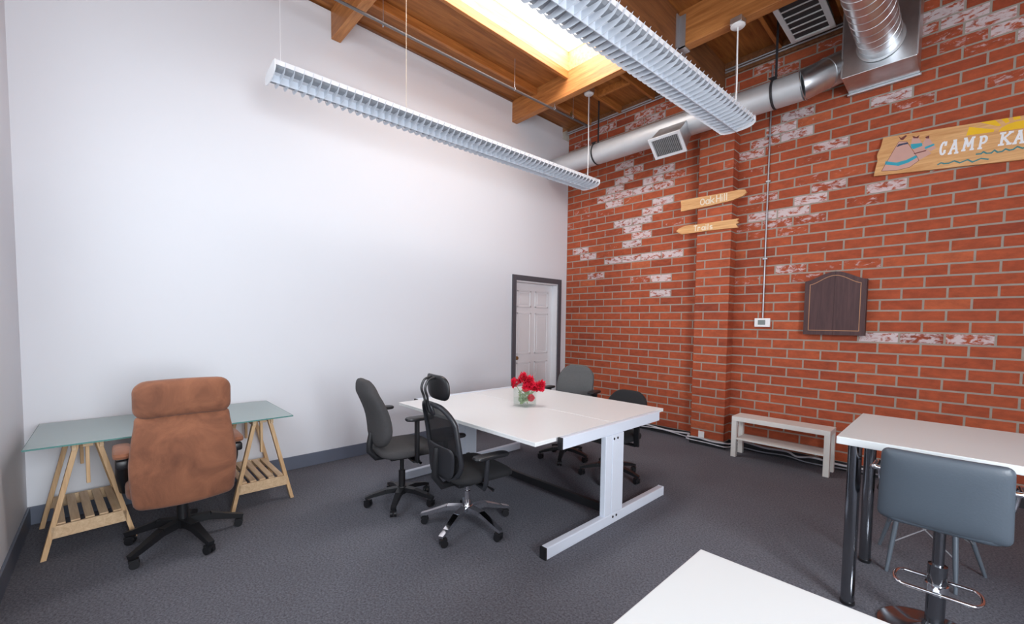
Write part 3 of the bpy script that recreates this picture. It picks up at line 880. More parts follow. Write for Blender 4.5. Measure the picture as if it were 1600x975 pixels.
W2 = [(0.6365,-0.257),(0.6638,-0.2585),(0.6753,-0.2448),(0.6954,-0.2609),(0.722,-0.2624),(0.7368,-0.2433),(0.7569,-0.2623),(0.7824,-0.2606),(0.7973,-0.2449),(0.8203,-0.2582),(0.8409,-0.2558),(0.8592,-0.238),(0.8905,-0.2557),(.915,-.243),(.945,-.257),(.975,-.242),(1.0,-.255)]
bm = B(); strokes(bm, [W1, W2], .0105, SG, -.0414, -.0399); obj('painted_waves', bm, M['wave'], t)
def glyph(ch, u0, v0, u1, v1):
    w, h = u1 - u0, v1 - v0
    g = {
        'C': [arc(.55, .5, .45, .48, 50, 310, 12), [(.84, .98), (.84, .72)], [(.84, .30), (.84, .12)]],
        'A': [[(.12, 0), (.5, 1)], [(.5, 1), (.88, 0)], [(.27, .36), (.73, .36)], [(0, 0), (.27, 0)], [(.7, 0), (1, 0)], [(.36, 1), (.6, 1)]],
        'M': [[(.12, 0), (.2, 1)], [(.2, 1), (.5, .3)], [(.5, .3), (.8, 1)], [(.8, 1), (.88, 0)], [(0, 0), (.25, 0)], [(.75, 0), (1, 0)], [(.06, 1), (.22, 1)], [(.78, 1), (.94, 1)]],
        'P': [[(.22, 0), (.22, 1)], [(.05, 1), (.55, 1)] + arc(.55, .72, .4, .28, 90, -90, 8) + [(.22, .44)], [(.02, 0), (.45, 0)]],
        'K': [[(.2, 0), (.2, 1)], [(.88, 1), (.24, .44)], [(.38, .55), (.88, 0)], [(.02, 0), (.38, 0)], [(.02, 1), (.38, 1)], [(.72, 0), (1, 0)], [(.72, 1), (1, 1)]],
    }[ch]
    return [[(u0 + x * w, v0 + y * h) for x, y in ln] for ln in g]
LT = []
for ch, a, b_ in (('C', (0.4064,-0.2247), (0.4436,-0.1195)), ('A', (0.466,-0.2243), (0.5213,-0.1187)), ('M', (0.5457,-0.212), (0.6111,-0.1158)), ('P', (0.6395,-0.2133), (0.6809,-0.1195)), ('K', (0.7534,-0.2064), (0.8199,-0.1156)), ('A', (0.8331,-0.209), (0.8871,-0.1174))):
    LT.append(glyph(ch, a[0], a[1], b_[0], b_[1]))
for wd in (LT[:4], LT[4:]):
    bm = B(); strokes(bm, sum(wd, []), .0150, SG, -.0416, -.0399); obj('painted_word', bm, M['ink'], t)

# arrow signs on the pier
def arrow_sign(label, u0, z0, rot, L, outline, letters, lw):
    t = thing('arrow_sign', label, 'sign', group='wooden arrow signs on the brick pier')
    a = math.radians(rot); O = Vector((u0, 0, z0))
    def P(u, v, d): return O + Vector((u * math.cos(a) - v * math.sin(a), -PD + d, u * math.sin(a) + v * math.cos(a)))
    bm = B(); prism(bm, outline, P, -.030, -.002); obj('board', bm, M['cedar'], t)
    for wd in letters:
        bm = B(); strokes(bm, wd, lw, P, -.0312, -.0299); obj('painted_word', bm, M['cream'], t)
    return t
def low(ch, x, y, h):
    w = h * .5; e = h * .62
    G = {
        'o': [arc(x + w * .5, y + e / 2, w * .5, e / 2, 0, 360, 12)],
        'O': [arc(x + w * .55, y + h * .44, w * .60, h * .44, 0, 360, 14)],
        'a': [arc(x + w * .5, y + e / 2, w * .5, e / 2, 0, 360, 12), [(x + w, y), (x + w, y + e)]],
        'k': [[(x, y), (x, y + h)], [(x + w, y + e), (x, y + e * .4)], [(x + w * .3, y + e * .55), (x + w, y)]],
        'H': [[(x, y), (x, y + h)], [(x + w * 1.1, y), (x + w * 1.1, y + h)], [(x, y + h * .5), (x + w * 1.1, y + h * .5)]],
        'i': [[(x, y), (x, y + e)], [(x, y + h * .86), (x, y + h * .92)]],
        'l': [[(x, y), (x, y + h)]],
        'T': [[(x + w * .5, y), (x + w * .5, y + h)], [(x - w * .1, y + h), (x + w * 1.1, y + h)]],
        'r': [[(x, y), (x, y + e)], arc(x + w * .4, y + e * .6, w * .4, e * .4, 180, 30, 6)],
        's': [arc(x + w * .45, y + e * .75, w * .4, e * .25, 40, 270, 8) + arc(x + w * .45, y + e * .25, w * .4, e * .25, 90, -140, 8)],
    }
    return G[ch]
def word(txt, x, y, h, gap):
    out = []
    for ch in txt:
        if ch == ' ': x += h * .22; continue
        out += low(ch, x, y, h)
        x += (h * .12 if ch in 'il' else h * .58 if ch in 'OH' else h * .5) + gap
    return out
arrow_sign('upper wooden arrow sign on the brick pier, pointing right', 1.985, 2.846, .5, .76,
           [(0, 0), (.36, .004), (.60, .015), (.715, .04), (.752, .075), (.735, .105), (.66, .118), (.55, .116), (.10, .130), (-.005, .132), (.004, .07)],
           [word('Oak', .245, .028, .078, .016), word('Hill', .430, .028, .078, .016)], .0105)
arrow_sign('lower wooden arrow sign on the brick pier, pointing left', 1.945, 2.565, -.6, .71,
           [(.055, 0), (.40, .003), (.715, -.006), (.690, .035), (.722, .052), (.695, .07), (.718, .092), (.40, .094), (.10, .098), (.02, .075), (-.012, .048)],
           [word('Trails', .215, .018, .062, .016)], .0100)

# ------------------------------------------------------------------ glass desk on trestles
t = thing('glass_desk_top', 'frosted green glass table top resting on two pine trestles', 'table top')
bm = B(); box(bm, .065, .875, -5.662, -4.290, .702, .712, .002)
obj('glass_sheet', bm, M['gtop'], t)
bm = B()
for (a, b_, c, d) in ((.0632, .0648, -5.662, -4.290), (.8752, .8768, -5.662, -4.290), (.065, .875, -5.6638, -5.6622), (.065, .875, -4.2898, -4.2882)):
    box(bm, a, b_, c, d, .7025, .7115)
obj('polished_edge', bm, M['gedge'], t)

def trestle(loc, label, rz=0.0):
    t = thing('trestle', label, 'trestle', loc, rz, 'pine trestles under the glass desk')
    D0, D1, TZ = -.315, .315, .70          # depth along x; A-shape along y
    bm = B(); box(bm, -.30, .335, -.024, .024, .655, TZ, .003)
    for s in (-1, 1): box(bm, -.30, .335, s * .060 - .010, s * .060 + .010, .640, TZ - .022, .002)
    obj('top_rail', bm, M['pinex'], t)
    for x in (D0 + .02, D1 - .02):
        for s in (-1, 1):
            bm = B(); bar(bm, (x, s * .045, .688), (x, s * .203, .004), .042, .026, up=(0, 1, 0), bev=.002)
            # trim the foot flat on the floor
            for v in bm.verts:
                if v.co.z < .012: v.co.z = 0.0
            obj('leg', bm, M['pine'], t)
        bm = B(); bar(bm, (x - .03 * (1 if x > 0 else -1), 0, .655), (x - .03 * (1 if x > 0 else -1), 0, .41), .030, .018, up=(0, 1, 0), bev=.002)
        obj('adjusting_post', bm, M['pine'], t)
        bm = B(); sg = 1 if x > 0 else -1
        box(bm, x + sg * .012 - .009, x + sg * .012 + .009, -.168, .168, .120, .195, .002)
        obj('shelf_rail', bm, M['pinex'], t)
    bm = B()
    for i in range(5):
        y = -.126 + .063 * i
        box(bm, D0 + .03, D1 - .03, y - .021, y + .021, .186, .200, .002)
    obj('slatted_shelf', bm, M['pinex'], t)
    return t
trestle((.40, -5.440, 0), 'pine trestle with slatted shelf at the left end of the glass desk', math.radians(5))
trestle((.40, -4.462, 0), 'pine trestle with slatted shelf at the right end of the glass desk')

# ------------------------------------------------------------------ chairs
def star_base(t, r, phase, mat, hubz, arm_h=.035, cast='black', lift='black', liftr=.026, ztop=.40):
    bm = B()
    lathe(bm, [(.022, hubz - .045), (.036, hubz - .035), (.040, hubz + .008), (.034, hubz + .022), (0, hubz + .023)], 20)
    for k in range(5):
        a = phase + 2 * PI * k / 5
        d = Vector((math.cos(a), math.sin(a), 0))
        p = [d * .02 + Vector((0, 0, hubz)), d * r * .45 + Vector((0, 0, hubz - .006)), d * r * .85 + Vector((0, 0, .085)), d * (r + .012) + Vector((0, 0, .068))]
        ws = [.055, .046, .036, .032]; hs = [arm_h, arm_h, arm_h * .75, arm_h * .6]
        for i in range(3): bar(bm, p[i], p[i + 1], ws[i], hs[i], ws[i + 1], hs[i + 1], bev=.0)
    obj('star_base', bm, M[mat], t, False)
    for k in range(5):
        a = phase + 2 * PI * k / 5
        c = Vector((math.cos(a) * r, math.sin(a) * r, 0))
        b = a + PI / 2 + (k * 1.3 % 2 - 1) * .7
        ax = Vector((math.cos(b), math.sin(b), 0)); fw = Vector((-ax.y, ax.x, 0))
        bm = B()
        for s in (-1, 1):
            cc = c + ax * (s * .014) + fw * .012 + Vector((0, 0, .025))
            n = 16; rr = .025; hw = .009
            A = [bm.verts.new(cc + ax * hw + (fw * math.cos(2 * PI * i / n) + Vector((0, 0, 1)) * math.sin(2 * PI * i / n)) * rr) for i in range(n)]
            C = [bm.verts.new(cc - ax * hw + (fw * math.cos(2 * PI * i / n) + Vector((0, 0, 1)) * math.sin(2 * PI * i / n)) * rr) for i in range(n)]
            bm.faces.new(A); bm.faces.new(list(reversed(C)))
            for i in range(n): bm.faces.new((A[i], C[i], C[(i + 1) % n], A[(i + 1) % n]))
        tube(bm, [c + Vector((0, 0, .03)), c + Vector((0, 0, .074))], .009, 8)
        bar(bm, c + fw * -.014 + Vector((0, 0, .046)), c + fw * .032 + Vector((0, 0, .050)), .042, .014)
        obj('caster', bm, M[cast], t, True)
    bm = B()
    zm = hubz + .02 + (ztop - hubz) * .5
    lathe(bm, [(liftr, hubz + .015), (liftr, zm), (liftr * .6, zm + .001), (liftr * .6, ztop)], 18)
    obj('gas_lift', bm, M[lift], t, True)

def t_arm(t, s, x, y, z0, zt, mat='black', pw=.085, pl=.25, padmat=None):
    bm = B()
    bar(bm, (s * (x - .12), y, z0), (s * x, y, z0), .05, .014, up=(0, 0, 1))
    bar(bm, (s * x, y, z0 - .006), (s * x, y, zt - .02), .052, .022, up=(0, 1, 0), bev=.004)
    arm = obj('armrest', bm, M[mat], t)
    bm = B(); pad(bm, pw, pl, .03, .035, lambda u, v, d: Vector((s * x + u, y + .02 + v, zt - .008 + d)), n=4, N=10)
    obj('arm_pad', bm, M[padmat or mat], arm, True)
    return arm

def under(t, zt, lever=True):
    bm = B(); box(bm, -.09, .09, -.12, .12, zt - .055, zt, .01); obj('seat_mechanism', bm, M['black'], t)
    if lever:
        bm = B(); tube(bm, [(.08, .03, zt - .035), (.20, .05, zt - .045), (.24, .06, zt - .055)], [.006, .006, .011], 8); obj('height_lever', bm, M['black'], t, True)

def task_chair(loc, rz, label, fabric, r, phase, seat_z=.48, bz0=.53, bz1=1.0, bw=.45, arms=True, rake=.10, lumbar=.045, armz=.69, ax=.275, by=-.21, ay=(0.0, 0.0), thick=.095):
    t = thing('office_chair', label, 'chair', loc, rz)
    star_base(t, r, phase - rz, 'black', .115, ztop=seat_z - .10)
    under(t, seat_z - .055)
    bm = B(); pad(bm, .49, .47, .085, .13, lambda u, v, d: Vector((u, v + .02, seat_z - .03 + d - .02 * max(0, (v - .10) / .135) ** 2)), n=3.2, N=18)
    obj('seat', bm, M[fabric], t, True)
    hgt = bz1 - bz0
    def bp(u, v, d):
        s = v / hgt + .5
        w = 1 - .16 * max(0, s - .55) ** 1.5 * 2 - .10 * max(0, .22 - s) * 3
        y = by - rake * (s - .3) + lumbar * math.sin(PI * min(1, s * 1.25)) * .9
        return Vector((u * w, y + .35 * u * u + d, bz0 + hgt * s))
    bm = B(); pad(bm, bw, hgt, .075, .15, bp, n=3.2, N=20, tb=thick)
    bk = obj('backrest', bm, M[fabric], t, True)
    bm = B()
    tube(bm, [bp(0, -hgt * .30, -.05), bp(0, -hgt * .46, -.06), (0, by - .03, bz0 - .04), (0, by + .02, seat_z - .085), (0, -.08, seat_z - .085)], .024, 10, flat=.5)
    obj('back_bar', bm, M['black'], t, True)
    if arms:
        for s in (-1, 1): t_arm(t, s, ax, ay[0 if s < 0 else 1], seat_z - .085, armz, pl=.22)
    return t

task_chair((1.395, -3.645, 0), math.radians(-8), 'grey fabric office chair with a tall curved back, left side of the white table', 'grey', .265, math.radians(-114), seat_z=.485, bz0=.50, bz1=1.015, bw=.46, by=-.225, armz=.735, ax=.262, ay=(-.105, .02), thick=.115)
task_chair((1.54, -1.82, 0), math.radians(180 + 12), 'mid-grey padded office chair on the far side of the white table, nearest the door', 'lgrey', .257, math.radians(-131), seat_z=.46, bz0=.50, bz1=.985, bw=.44, rake=.08, lumbar=.03, armz=.735, ax=.28, by=-.25, ay=(-.15, -.15))
task_chair((2.194, -1.90, 0), math.radians(180 - 2), 'low-backed black office chair on the far side of the white table, nearest the pier', 'blackf', .282, math.radians(-143), seat_z=.44, bz0=.47, bz1=.80, bw=.45, rake=.03, lumbar=.03, arms=True, armz=.56, ax=.27, by=-.26)

# black mesh chair with a headrest and a chrome base
def mesh_chair(loc, rz):
    t = thing('mesh_office_chair', 'black mesh office chair with headrest and chrome star base beside the white table', 'chair', loc, rz)
    star_base(t, .322, math.radians(-67) - rz, 'chrome', .135, .032, 'black', 'chrome', .022, .34)
    under(t, .375)
    bm = B(); pad(bm, .50, .48, .085, .12, lambda u, v, d: Vector((u, v + .03, .415 + d - .03 * max(0, (v - .12) / .12) ** 2)), n=3, N=18)
    obj('seat', bm, M['blackf'], t, True)
    H0, H1 = .40, .915
    def bp(u, v, d):
        s = (v / (H1 - H0)) + .5
        w = .80 + .22 * math.sin(PI * min(1, .15 + s * .75)) - .20 * max(0, s - .7)
        y = -.205 - .085 * s + .035 * math.sin(PI * s)
        return Vector((u * w, y + .55 * u * u + d, H0 + (H1 - H0) * s))
    HW, HH = .46, H1 - H0
    # frame: rounded ring
    def rr(k, R=.12, n=8):
        w, h = HW * k / 2, HH / 2 - HW * (1 - k) / 2
        out = []
        for cx, cy, a0 in ((w - R, h - R, 0), (-w + R, h - R, 90), (-w + R, -h + R, 180), (w - R, -h + R, 270)):
            out += arc(cx, cy, R, R, a0, a0 + 90, n)
        return out
    bm = B(); tube(bm, [bp(u, v, 0) for u, v in rr(.96)], .017, 10, True, flat=1.0)
    fr = obj('back_frame', bm, M['charc'], t, True)
    bm = B()
    pad(bm, HW * .94, HH * .96, .006, .12, bp, n=6, N=16)
    obj('back_mesh', bm, M['mesh'], t, True)
    bm = B()  # lower shell with lumbar pad
    pad(bm, .36, .20, .020, .05, lambda u, v, d: bp(u, v - HH * .26, d - .022), n=4, N=12)
    obj('lumbar_shell', bm, M['charc'], t, True); bm = B()
    pad(bm, .10, HH * .16, .022, .03, lambda u, v, d: bp(u, v + HH * .42, d - .014), n=4, N=10)
    obj('headrest_mount', bm, M['charc'], t, True)
    bm = B()
    tube(bm, [bp(0, -HH * .1, -.03), bp(0, -HH * .48, -.05), (0, -.20, .335), (0, -.06, .345)], .026, 10, flat=.6)
    obj('back_bar', bm, M['black'], t, True)
    # headrest on two curved stems
    bm = B()
    for s in (-1, 1):
        tube(bm, smooth([bp(s * .022, HH * .40, -.03), bp(s * .022, HH * .5, -.025), (s * .026, -.322, .96), (s * .028, -.338, 1.015), (s * .028, -.318, 1.068), (s * .028, -.270, 1.085)]), .0085, 8)
    obj('headrest_stem', bm, M['black'], t, True)
    def hp(u, v, d):
        s = v / .17 + .5
        return Vector((u, -.225 + .9 * u * u - .05 * math.cos(PI * s) * .2 - .045 * s + d, .935 + .165 * s))
    bm = B(); pad(bm, .29, .175, .045, .07, hp, n=3, N=14)
    obj('headrest', bm, M['black'], t, True)
    for s in (-1, 1):
        bm = B()
        tube(bm, [(s * .14, -.02, .365), (s * .265, -.03, .36), (s * .285, -.03, .40), (s * .285, -.02, .56)], .017, 10, flat=1.0)
        arm = obj('armrest', bm, M['charc'], t, True)
        bm = B(); pad(bm, .085, .27, .03, .035, lambda u, v, d: Vector((s * .282 + u, .01 + v, .575 + d)), n=4, N=10)
        obj('arm_pad', bm, M['black'], arm, True)
    return t
mesh_chair((2.062, -3.495, 0), math.radians(-6))

# brown suede executive chair
def brown_chair(loc, rz):
    t = thing('executive_chair', 'brown suede high-back executive chair in front of the glass desk', 'chair', loc, rz)
    star_base(t, .318, math.radians(-53) - rz, 'black', .135, .045, 'black', 'black', .03, .36)
    under(t, .375)
    bm = B(); pad(bm, .54, .50, .13, .10, lambda u, v, d: Vector((u, v - .005, .435 + d)), n=3, N=18)
    obj('seat', bm, M['suede'], t, True)
    Z0, Z1 = .352, .892
    def bp(u, v, d):
        s = v / (Z1 - Z0) + .5
        w = .465 + .045 * math.sin(PI * min(1, max(0, (s + .12) / 1.0))) if s < .88 else .465 + .045 * math.sin(PI * 1.0) + 0
        if s <= .5: w = .478 + .036 * math.sin(PI * min(1, s / .9))
        else: w = .455 + .055 * math.sin(PI * min(1, s / .9)) * 1.0
        return Vector((u * w / .5, -.255 - .018 * math.sin(PI * s) + .35 * u * u + d, Z0 + (Z1 - Z0) * s - .015 * (1 - (u / .25) ** 2) * (1 - s)))
    bm = B(); pad(bm, .50, Z1 - Z0, .11, .034, bp, n=3.4, N=22, tb=.10)
    obj('backrest', bm, M['suede'], t, True)
    def hp(u, v, d):
        s = v / .225 + .5
        return Vector((u, -.262 + .35 * u * u - .012 * s + d, .870 + .218 * s + .010 * (1 - (u / .23) ** 2)))
    bm = B(); pad(bm, .465, .225, .135, .065, hp, n=3.0, N=20, tb=.115)
    obj('headrest', bm, M['suede'], t, True)
    bm = B(); bar(bm, (0, -.255, .42), (0, -.05, .352), .09, .02); obj('back_bar', bm, M['black'], t)
    for s in (-1, 1):
        bm = B()
        pts = [(s * .20, .06, .365), (s * .270, .05, .40), (s * .280, .0, .50), (s * .278, -.04, .60), (s * .278, -.14, .61)]
        tube(bm, pts, [.028, .034, .036, .036, .034], 10, flat=.8)
        box(bm, s * .278 - .030, s * .278 + .030, -.17, .12, .580, .632, .012)
        arm = obj('armrest', bm, M['black'], t, True)
        bm = B(); pad(bm, .085, .30, .055, .04, lambda u, v, d: Vector((s * .278 + u, -.02 + v, .655 + d)), n=3, N=10)
        obj('arm_pad', bm, M['suede'], arm, True, label='brown suede arm pad')
    return t
brown_chair((.985, -4.985, 0), math.radians(90))

# ------------------------------------------------------------------ double white desk
t = thing('double_desk', 'large white double desk with white steel T-legs in the middle of the room', 'desk')
for (y0, y1) in ((-3.460, -2.645), (-2.641, -1.867)):
    bm = B(); box(bm, .993, 2.692, y0, y1, .714, .728, .003, seg=2); box(bm, .993, 2.692, y0, y1, .700, .714, .003)
    obj('desktop', bm, M['desk'], t)
def t_leg(xo, sgn):
    """xo = outer face x"""
    xi = xo - sgn * .050
    a, b_ = min(xo, xi), max(xo, xi)
    bm = B()
    box(bm, a, b_, -3.405, -1.945, 0, .075, .006)
    foot = obj('foot_rail', bm, M['deskm'], t)
    bm = B(); box(bm, a - .001, b_ + .001, -3.418, -3.405, 0, .076, .002); obj('end_cap', bm, M['black'], foot, label='black plastic end cap')
    bm = B(); box(bm, a - .001, b_ + .001, -1.945, -1.938, 0, .076, .002); obj('end_cap', bm, M['deskm'], foot)
    bm = B(); c_, d_ = (a + .008, b_ - .008) if sgn > 0 else (a, b_)
    box(bm, c_, d_, -3.262, -2.03, .655, .731, .004)
    top = obj('top_rail', bm, M['deskm'], t)
    bm = B(); box(bm, c_ - .001, d_ + .001, -3.275, -3.262, .654, .732, .002); obj('end_cap', bm, M['black'], top, label='black plastic end cap')
    bm = B()
    box(bm, a + .004, b_ - .002, -2.800, -2.722, .075, .655, .004); box(bm, a + .004, b_ - .002, -2.716, -2.572, .075, .655, .004); box(bm, a + .012, b_ - .010, -2.73, -2.70, .075, .655)
    obj('column', bm, M['deskm'], t)
    bm = B()
    for z, xb in ((.052, xo), (.625, xo - sgn * .002 if sgn > 0 else xo + .004)):
        for y in (-2.70, -2.655): lathe(bm, [(.009, 0), (.009, .003), (0, .003)] if sgn > 0 else [(.009, 0), (.009, -.003), (0, -.003)], 12, (xb, y, z), 'x')
    obj('bolts', bm, M['black'], t)
t_leg(2.752, 1)
t_leg(.938, -1)
bm = B(); box(bm, .990, 2.700, -2.71, -2.675, .055, .115, .003); obj('stretcher', bm, M['black'], t, label='black steel stretcher near the floor')
bm = B()
for y in (-3.15, -2.2): box(bm, .990, 2.706, y - .02, y + .02, .662, .6995)
obj('support_beam', bm, M['deskm'], t)

# ------------------------------------------------------------------ vase and flowers
QX, VY, VZ = 1.831, -2.705, .728
t = thing('glass_vase', 'square clear glass vase of red flowers on the white double desk', 'vase', (QX, VY, VZ), math.radians(4))
h = .072
bm = B()
o_ = [(-h, -h), (h, -h), (h, h), (-h, h)]; hi = h - .004
i_ = [(-hi, -hi), (hi, -hi), (hi, hi), (-hi, hi)]
vo0 = [bm.verts.new((x, y, .0005)) for x, y in o_]; vo1 = [bm.verts.new((x, y, .150)) for x, y in o_]
vi0 = [bm.verts.new((x, y, .010)) for x, y in i_]; vi1 = [bm.verts.new((x, y, .150)) for x, y in i_]
bm.faces.new(list(reversed(vo0))); bm.faces.new(vi0)
for k in range(4):
    n_ = (k + 1) % 4
    bm.faces.new((vo0[k], vo0[n_], vo1[n_], vo1[k])); bm.faces.new((vi0[n_], vi0[k], vi1[k], vi1[n_])); bm.faces.new((vo1[k], vo1[n_], vi1[n_], vi1[k]))
obj('glass', bm, M['vase'], t)
bm = B(); box(bm, -hi + .0006, hi - .0006, -hi + .0006, hi - .0006, .0106, .075); obj('water', bm, M['water'], t)

rf = random.Random(11)
def bloom(bm, c, R, tilt):
    rot = Matrix.Translation(c) @ Matrix.Rotation(tilt[0], 4, 'X') @ Matrix.Rotation(tilt[1], 4, 'Y')
    for lay in range(8):
        f = lay / 7
        rad = R * (1.0 - .62 * f); z0 = -R * .55 + R * 1.05 * f; n = 26; ph = rf.random() * 6
        ctr = bm.verts.new(rot @ Vector((0, 0, z0 - R * .12)))
        ring1, ring2 = [], []
        for i in range(n):
            a = 2 * PI * i / n
            wv = math.sin(a * 5 + ph) * .10 + math.sin(a * 13 + ph * 2) * .07
            ring1.append(bm.verts.new(rot @ Vector((rad * .6 * math.cos(a), rad * .6 * math.sin(a), z0 + R * .10 * wv * 3))))
            rr_ = rad * (1 + wv)
            ring2.append(bm.verts.new(rot @ Vector((rr_ * math.cos(a), rr_ * math.sin(a), z0 + R * (.22 + wv * 1.6 - .25 * (1 - f))))))
        for i in range(n):
            j = (i + 1) % n
            bm.faces.new((ctr, ring1[i], ring1[j])); bm.faces.new((ring1[i], ring2[i], ring2[j], ring1[j]))
    return bm
FL = [((-.011, -.011, .980), .054, (0, 0), 'topmost red flower in the square glass vase'),
      ((.034, .024, .950), .056, (.1, .3), 'large red flower just below the topmost one in the vase'),
      ((-.064, -.058, .932), .050, (.4, -.5), 'leftmost red flower leaning out of the vase'),
      ((.098, .098, .912), .056, (-.3, .6), 'rightmost red flower leaning out of the vase'),
      ((.016, .006, .908), .050, (.5, .2), 'red flower low in front, just above the vase rim'),
      ((.058, .058, .898), .045, (-.2, .4), 'small dark red flower between the middle and rightmost ones'),
      ((.040, .030, .805), .034, (.9, .5), 'red flower drooping inside the vase glass')]
for i, (p, R, tl, lab) in enumerate(FL):
    c = Vector((QX + p[0], VY + p[1], p[2]))
    f = thing('carnation', lab, 'flower', (QX, VY, VZ + .012), 0, 'red flowers in the vase')
    q = c - Vector((QX, VY, VZ + .012))
    bm = B(); bloom(bm, q, R, tl); obj('bloom', bm, M['petal'], f, True)
    b0 = Vector((rf.uniform(-.04, .04), rf.uniform(-.04, .04), .004))
    mid = Vector((max(-.045, min(.045, q.x * .55)), max(-.045, min(.045, q.y * .55)), max(.04, min(.125, q.z * .6))))
    bm = B(); tube(bm, [b0, (b0 + mid) / 2, mid, q - Vector((0, 0, R * .3))], .0032, 6); obj('stem', bm, M['stem'], f, True)
    bm = B()
    for k in range(7):
        s = .12 + .13 * k; a = rf.random() * 6.28
        o2 = b0.lerp(mid, s); d = Vector((math.cos(a), math.sin(a), .5)); w = Vector((-d.y, d.x, 0)) * .017
        tip = o2 + d * .050
        for ax_ in (0, 1): tip[ax_] = max(-.058, min(.058, tip[ax_]))
        mm = o2.lerp(tip, .5) + Vector((0, 0, .006))
        def cl(v): return Vector((max(-.060, min(.060, v.x)), max(-.060, min(.060, v.y)), v.z))
        A = [bm.verts.new(cl(x)) for x in (o2, mm + w, tip, mm - w)]
        bm.faces.new(A)
        Bv = [bm.verts.new(cl(x) + Vector((0, 0, -.0012))) for x in (o2, mm + w, tip, mm - w)]
        bm.faces.new(list(reversed(Bv)))
        for e in range(4): bm.faces.new((A[e], Bv[e], Bv[(e + 1) % 4], A[(e + 1) % 4]))
    obj('leaves', bm, M['leaf'], f)

# ------------------------------------------------------------------ low white bench by the brick wall
t = thing('low_bench', 'low white bench with a lower shelf against the brick wall', 'bench', (2.73, -.367, 0))
bm = B(); box(bm, 0, .90, 0, .26, .40, .45, .003); obj('top', bm, M['birch'], t)
bm = B(); box(bm, .05, .85, .006, .254, .195, .213, .002); obj('shelf', bm, M['birch'], t)
for x in (0, .85):
    for y in (0, .21):
        bm = B(); box(bm, x, x + .05, y, y + .05, 0, .40, .002); obj('leg', bm, M['birch'], t)

# ------------------------------------------------------------------ bar table at the right
t = thing('bar_table', 'tall white bar table with chrome legs near the brick wall', 'table')
bm = B(); box(bm, 4.036, 5.60, -2.655, -1.825, .862, .900, .003); obj('table_top', bm, M['desk2'], t)
for x in (4.098, 5.52):
    for y in (-2.535, -1.955):
        bm = B(); lathe(bm, [(.030, .018), (.030, .855), (.055, .856), (.055, .8615), (0, .8615)], 20, (x, y, 0)); lg = obj('leg', bm, M['dchrome'], t, True)
        bm = B(); lathe(bm, [(.031, 0), (.033, .004), (.033, .018), (0, .0185)], 20, (x, y, 0)); obj('leg_foot', bm, M['black'], lg, True)

# bar stool
t = thing('bar_stool', 'blue-grey leather bar stool with chrome post tucked at the bar table', 'stool', (4.425, -2.53, 0))
bm = B()
pad(bm, .415, .335, .075, .030, lambda u, v, d: Vector((u * (1 - .05 * (v / .335)), -.215 - .05 * (v / .335) + .30 * u * u - d, .742 + v)), n=3.2, N=20, tb=.06)
obj('backrest', bm, M['leather'], t, True)
bm = B(); pad(bm, .40, .38, .075, .06, lambda u, v, d: Vector((u, v - .02, .590 + d)), n=3.2, N=18); obj('seat', bm, M['leather'], t, True)
bm = B(); bar(bm, (0, -.10, .553), (0, .10, .553), .20, .012); obj('seat_plate', bm, M['black'], t)
bm = B(); lathe(bm, [(.035, .02), (.035, .345), (.022, .346), (.022, .548)], 20); obj('post', bm, M['dchrome'], t, True)
bm = B(); lathe(bm, [(.205, 0), (.205, .006), (.17, .016), (.09, .026), (.045, .045), (.032, .075), (0, .075)], 40); obj('round_base', bm, M['dchrome'], t, True)
bm = B()
ov = arc(.115, 0, .035, .083, -90, 90, 8) + arc(-.115, 0, .035, .083, 90, 270, 8)
tube(bm, [(u, v + .01, .235) for u, v in ov], .0085, 10, True)
lathe(bm, [(.0355, .215), (.042, .216), (.042, .255), (.0355, .256)], 18)
for s in (-1, 1): bar(bm, (0, s * .03, .235), (0, s * .09 + .01, .235), .02, .014)
obj('footrest', bm, M['chrome'], t, True)
for s in (-1, 1):
    bm = B(); tube(bm, smooth([(s * .195, -.205, .80), (s * .232, -.19, .80), (s * .24, -.10, .775), (s * .24, .06, .765), (s * .238, .12, .73), (s * .225, .13, .64), (s * .19, .10, .567), (s * .10, .07, .556)]), .0115, 10)
    obj('arm_tube', bm, M['chrome'], t, True)

# side chair with thin grey legs behind the bar table
t = thing('side_chair', 'dark moulded side chair with thin grey metal legs under the bar table', 'chair', (4.36, -1.79, 0), math.radians(180))
feet = [(.155, .205), (-.135, .215), (.225, -.165), (-.255, -.145)]
tops = [(.115, .13), (-.115, .13), (.125, -.10), (-.125, -.10)]
for (fx, fy), (tx, ty) in zip(feet, tops):
    bm = B(); tube(bm, [(fx, fy, 0.0), (fx * .6 + tx * .4, fy * .6 + ty * .4, .17), (tx, ty, .415)], [.009, .0125, .0145], 10); obj('leg', bm, M['slegs'], t, True)
bm = B()
def lp(i, s): return Vector((feet[i][0] * (1 - s) + tops[i][0] * s, feet[i][1] * (1 - s) + tops[i][1] * s, .415 * s))
for i, j in ((0, 1), (1, 3), (3, 2), (2, 0)):
    tube(bm, [lp(i, .42), lp(j, .95)], .0035, 6); tube(bm, [lp(j, .42), lp(i, .95)], .0035, 6)
obj('wire_brace', bm, M['steel'], t, True)
bm = B()
pad(bm, .46, .42, .012, .12, lambda u, v, d: Vector((u, v + .0, .432 + .55 * u * u + d + .10 * max(0, -v - .10) - .02 * max(0, v - .1))), n=6, N=16)
obj('seat', bm, M['blackf'], t, True)
bm = B(); pad(bm, .42, .42, .012, .13, lambda u, v, d: Vector((u * (1 - .25 * (v / .42)), -.215 - .12 * (v / .42 + .5) + .8 * u * u + d, .622 + v)), n=6, N=16)
obj('backrest', bm, M['blackf'], t, True)
bm = B(); box(bm, -.14, .14, -.12, .15, .408, .424, .003); obj('seat_bracket', bm, M['black'], t)

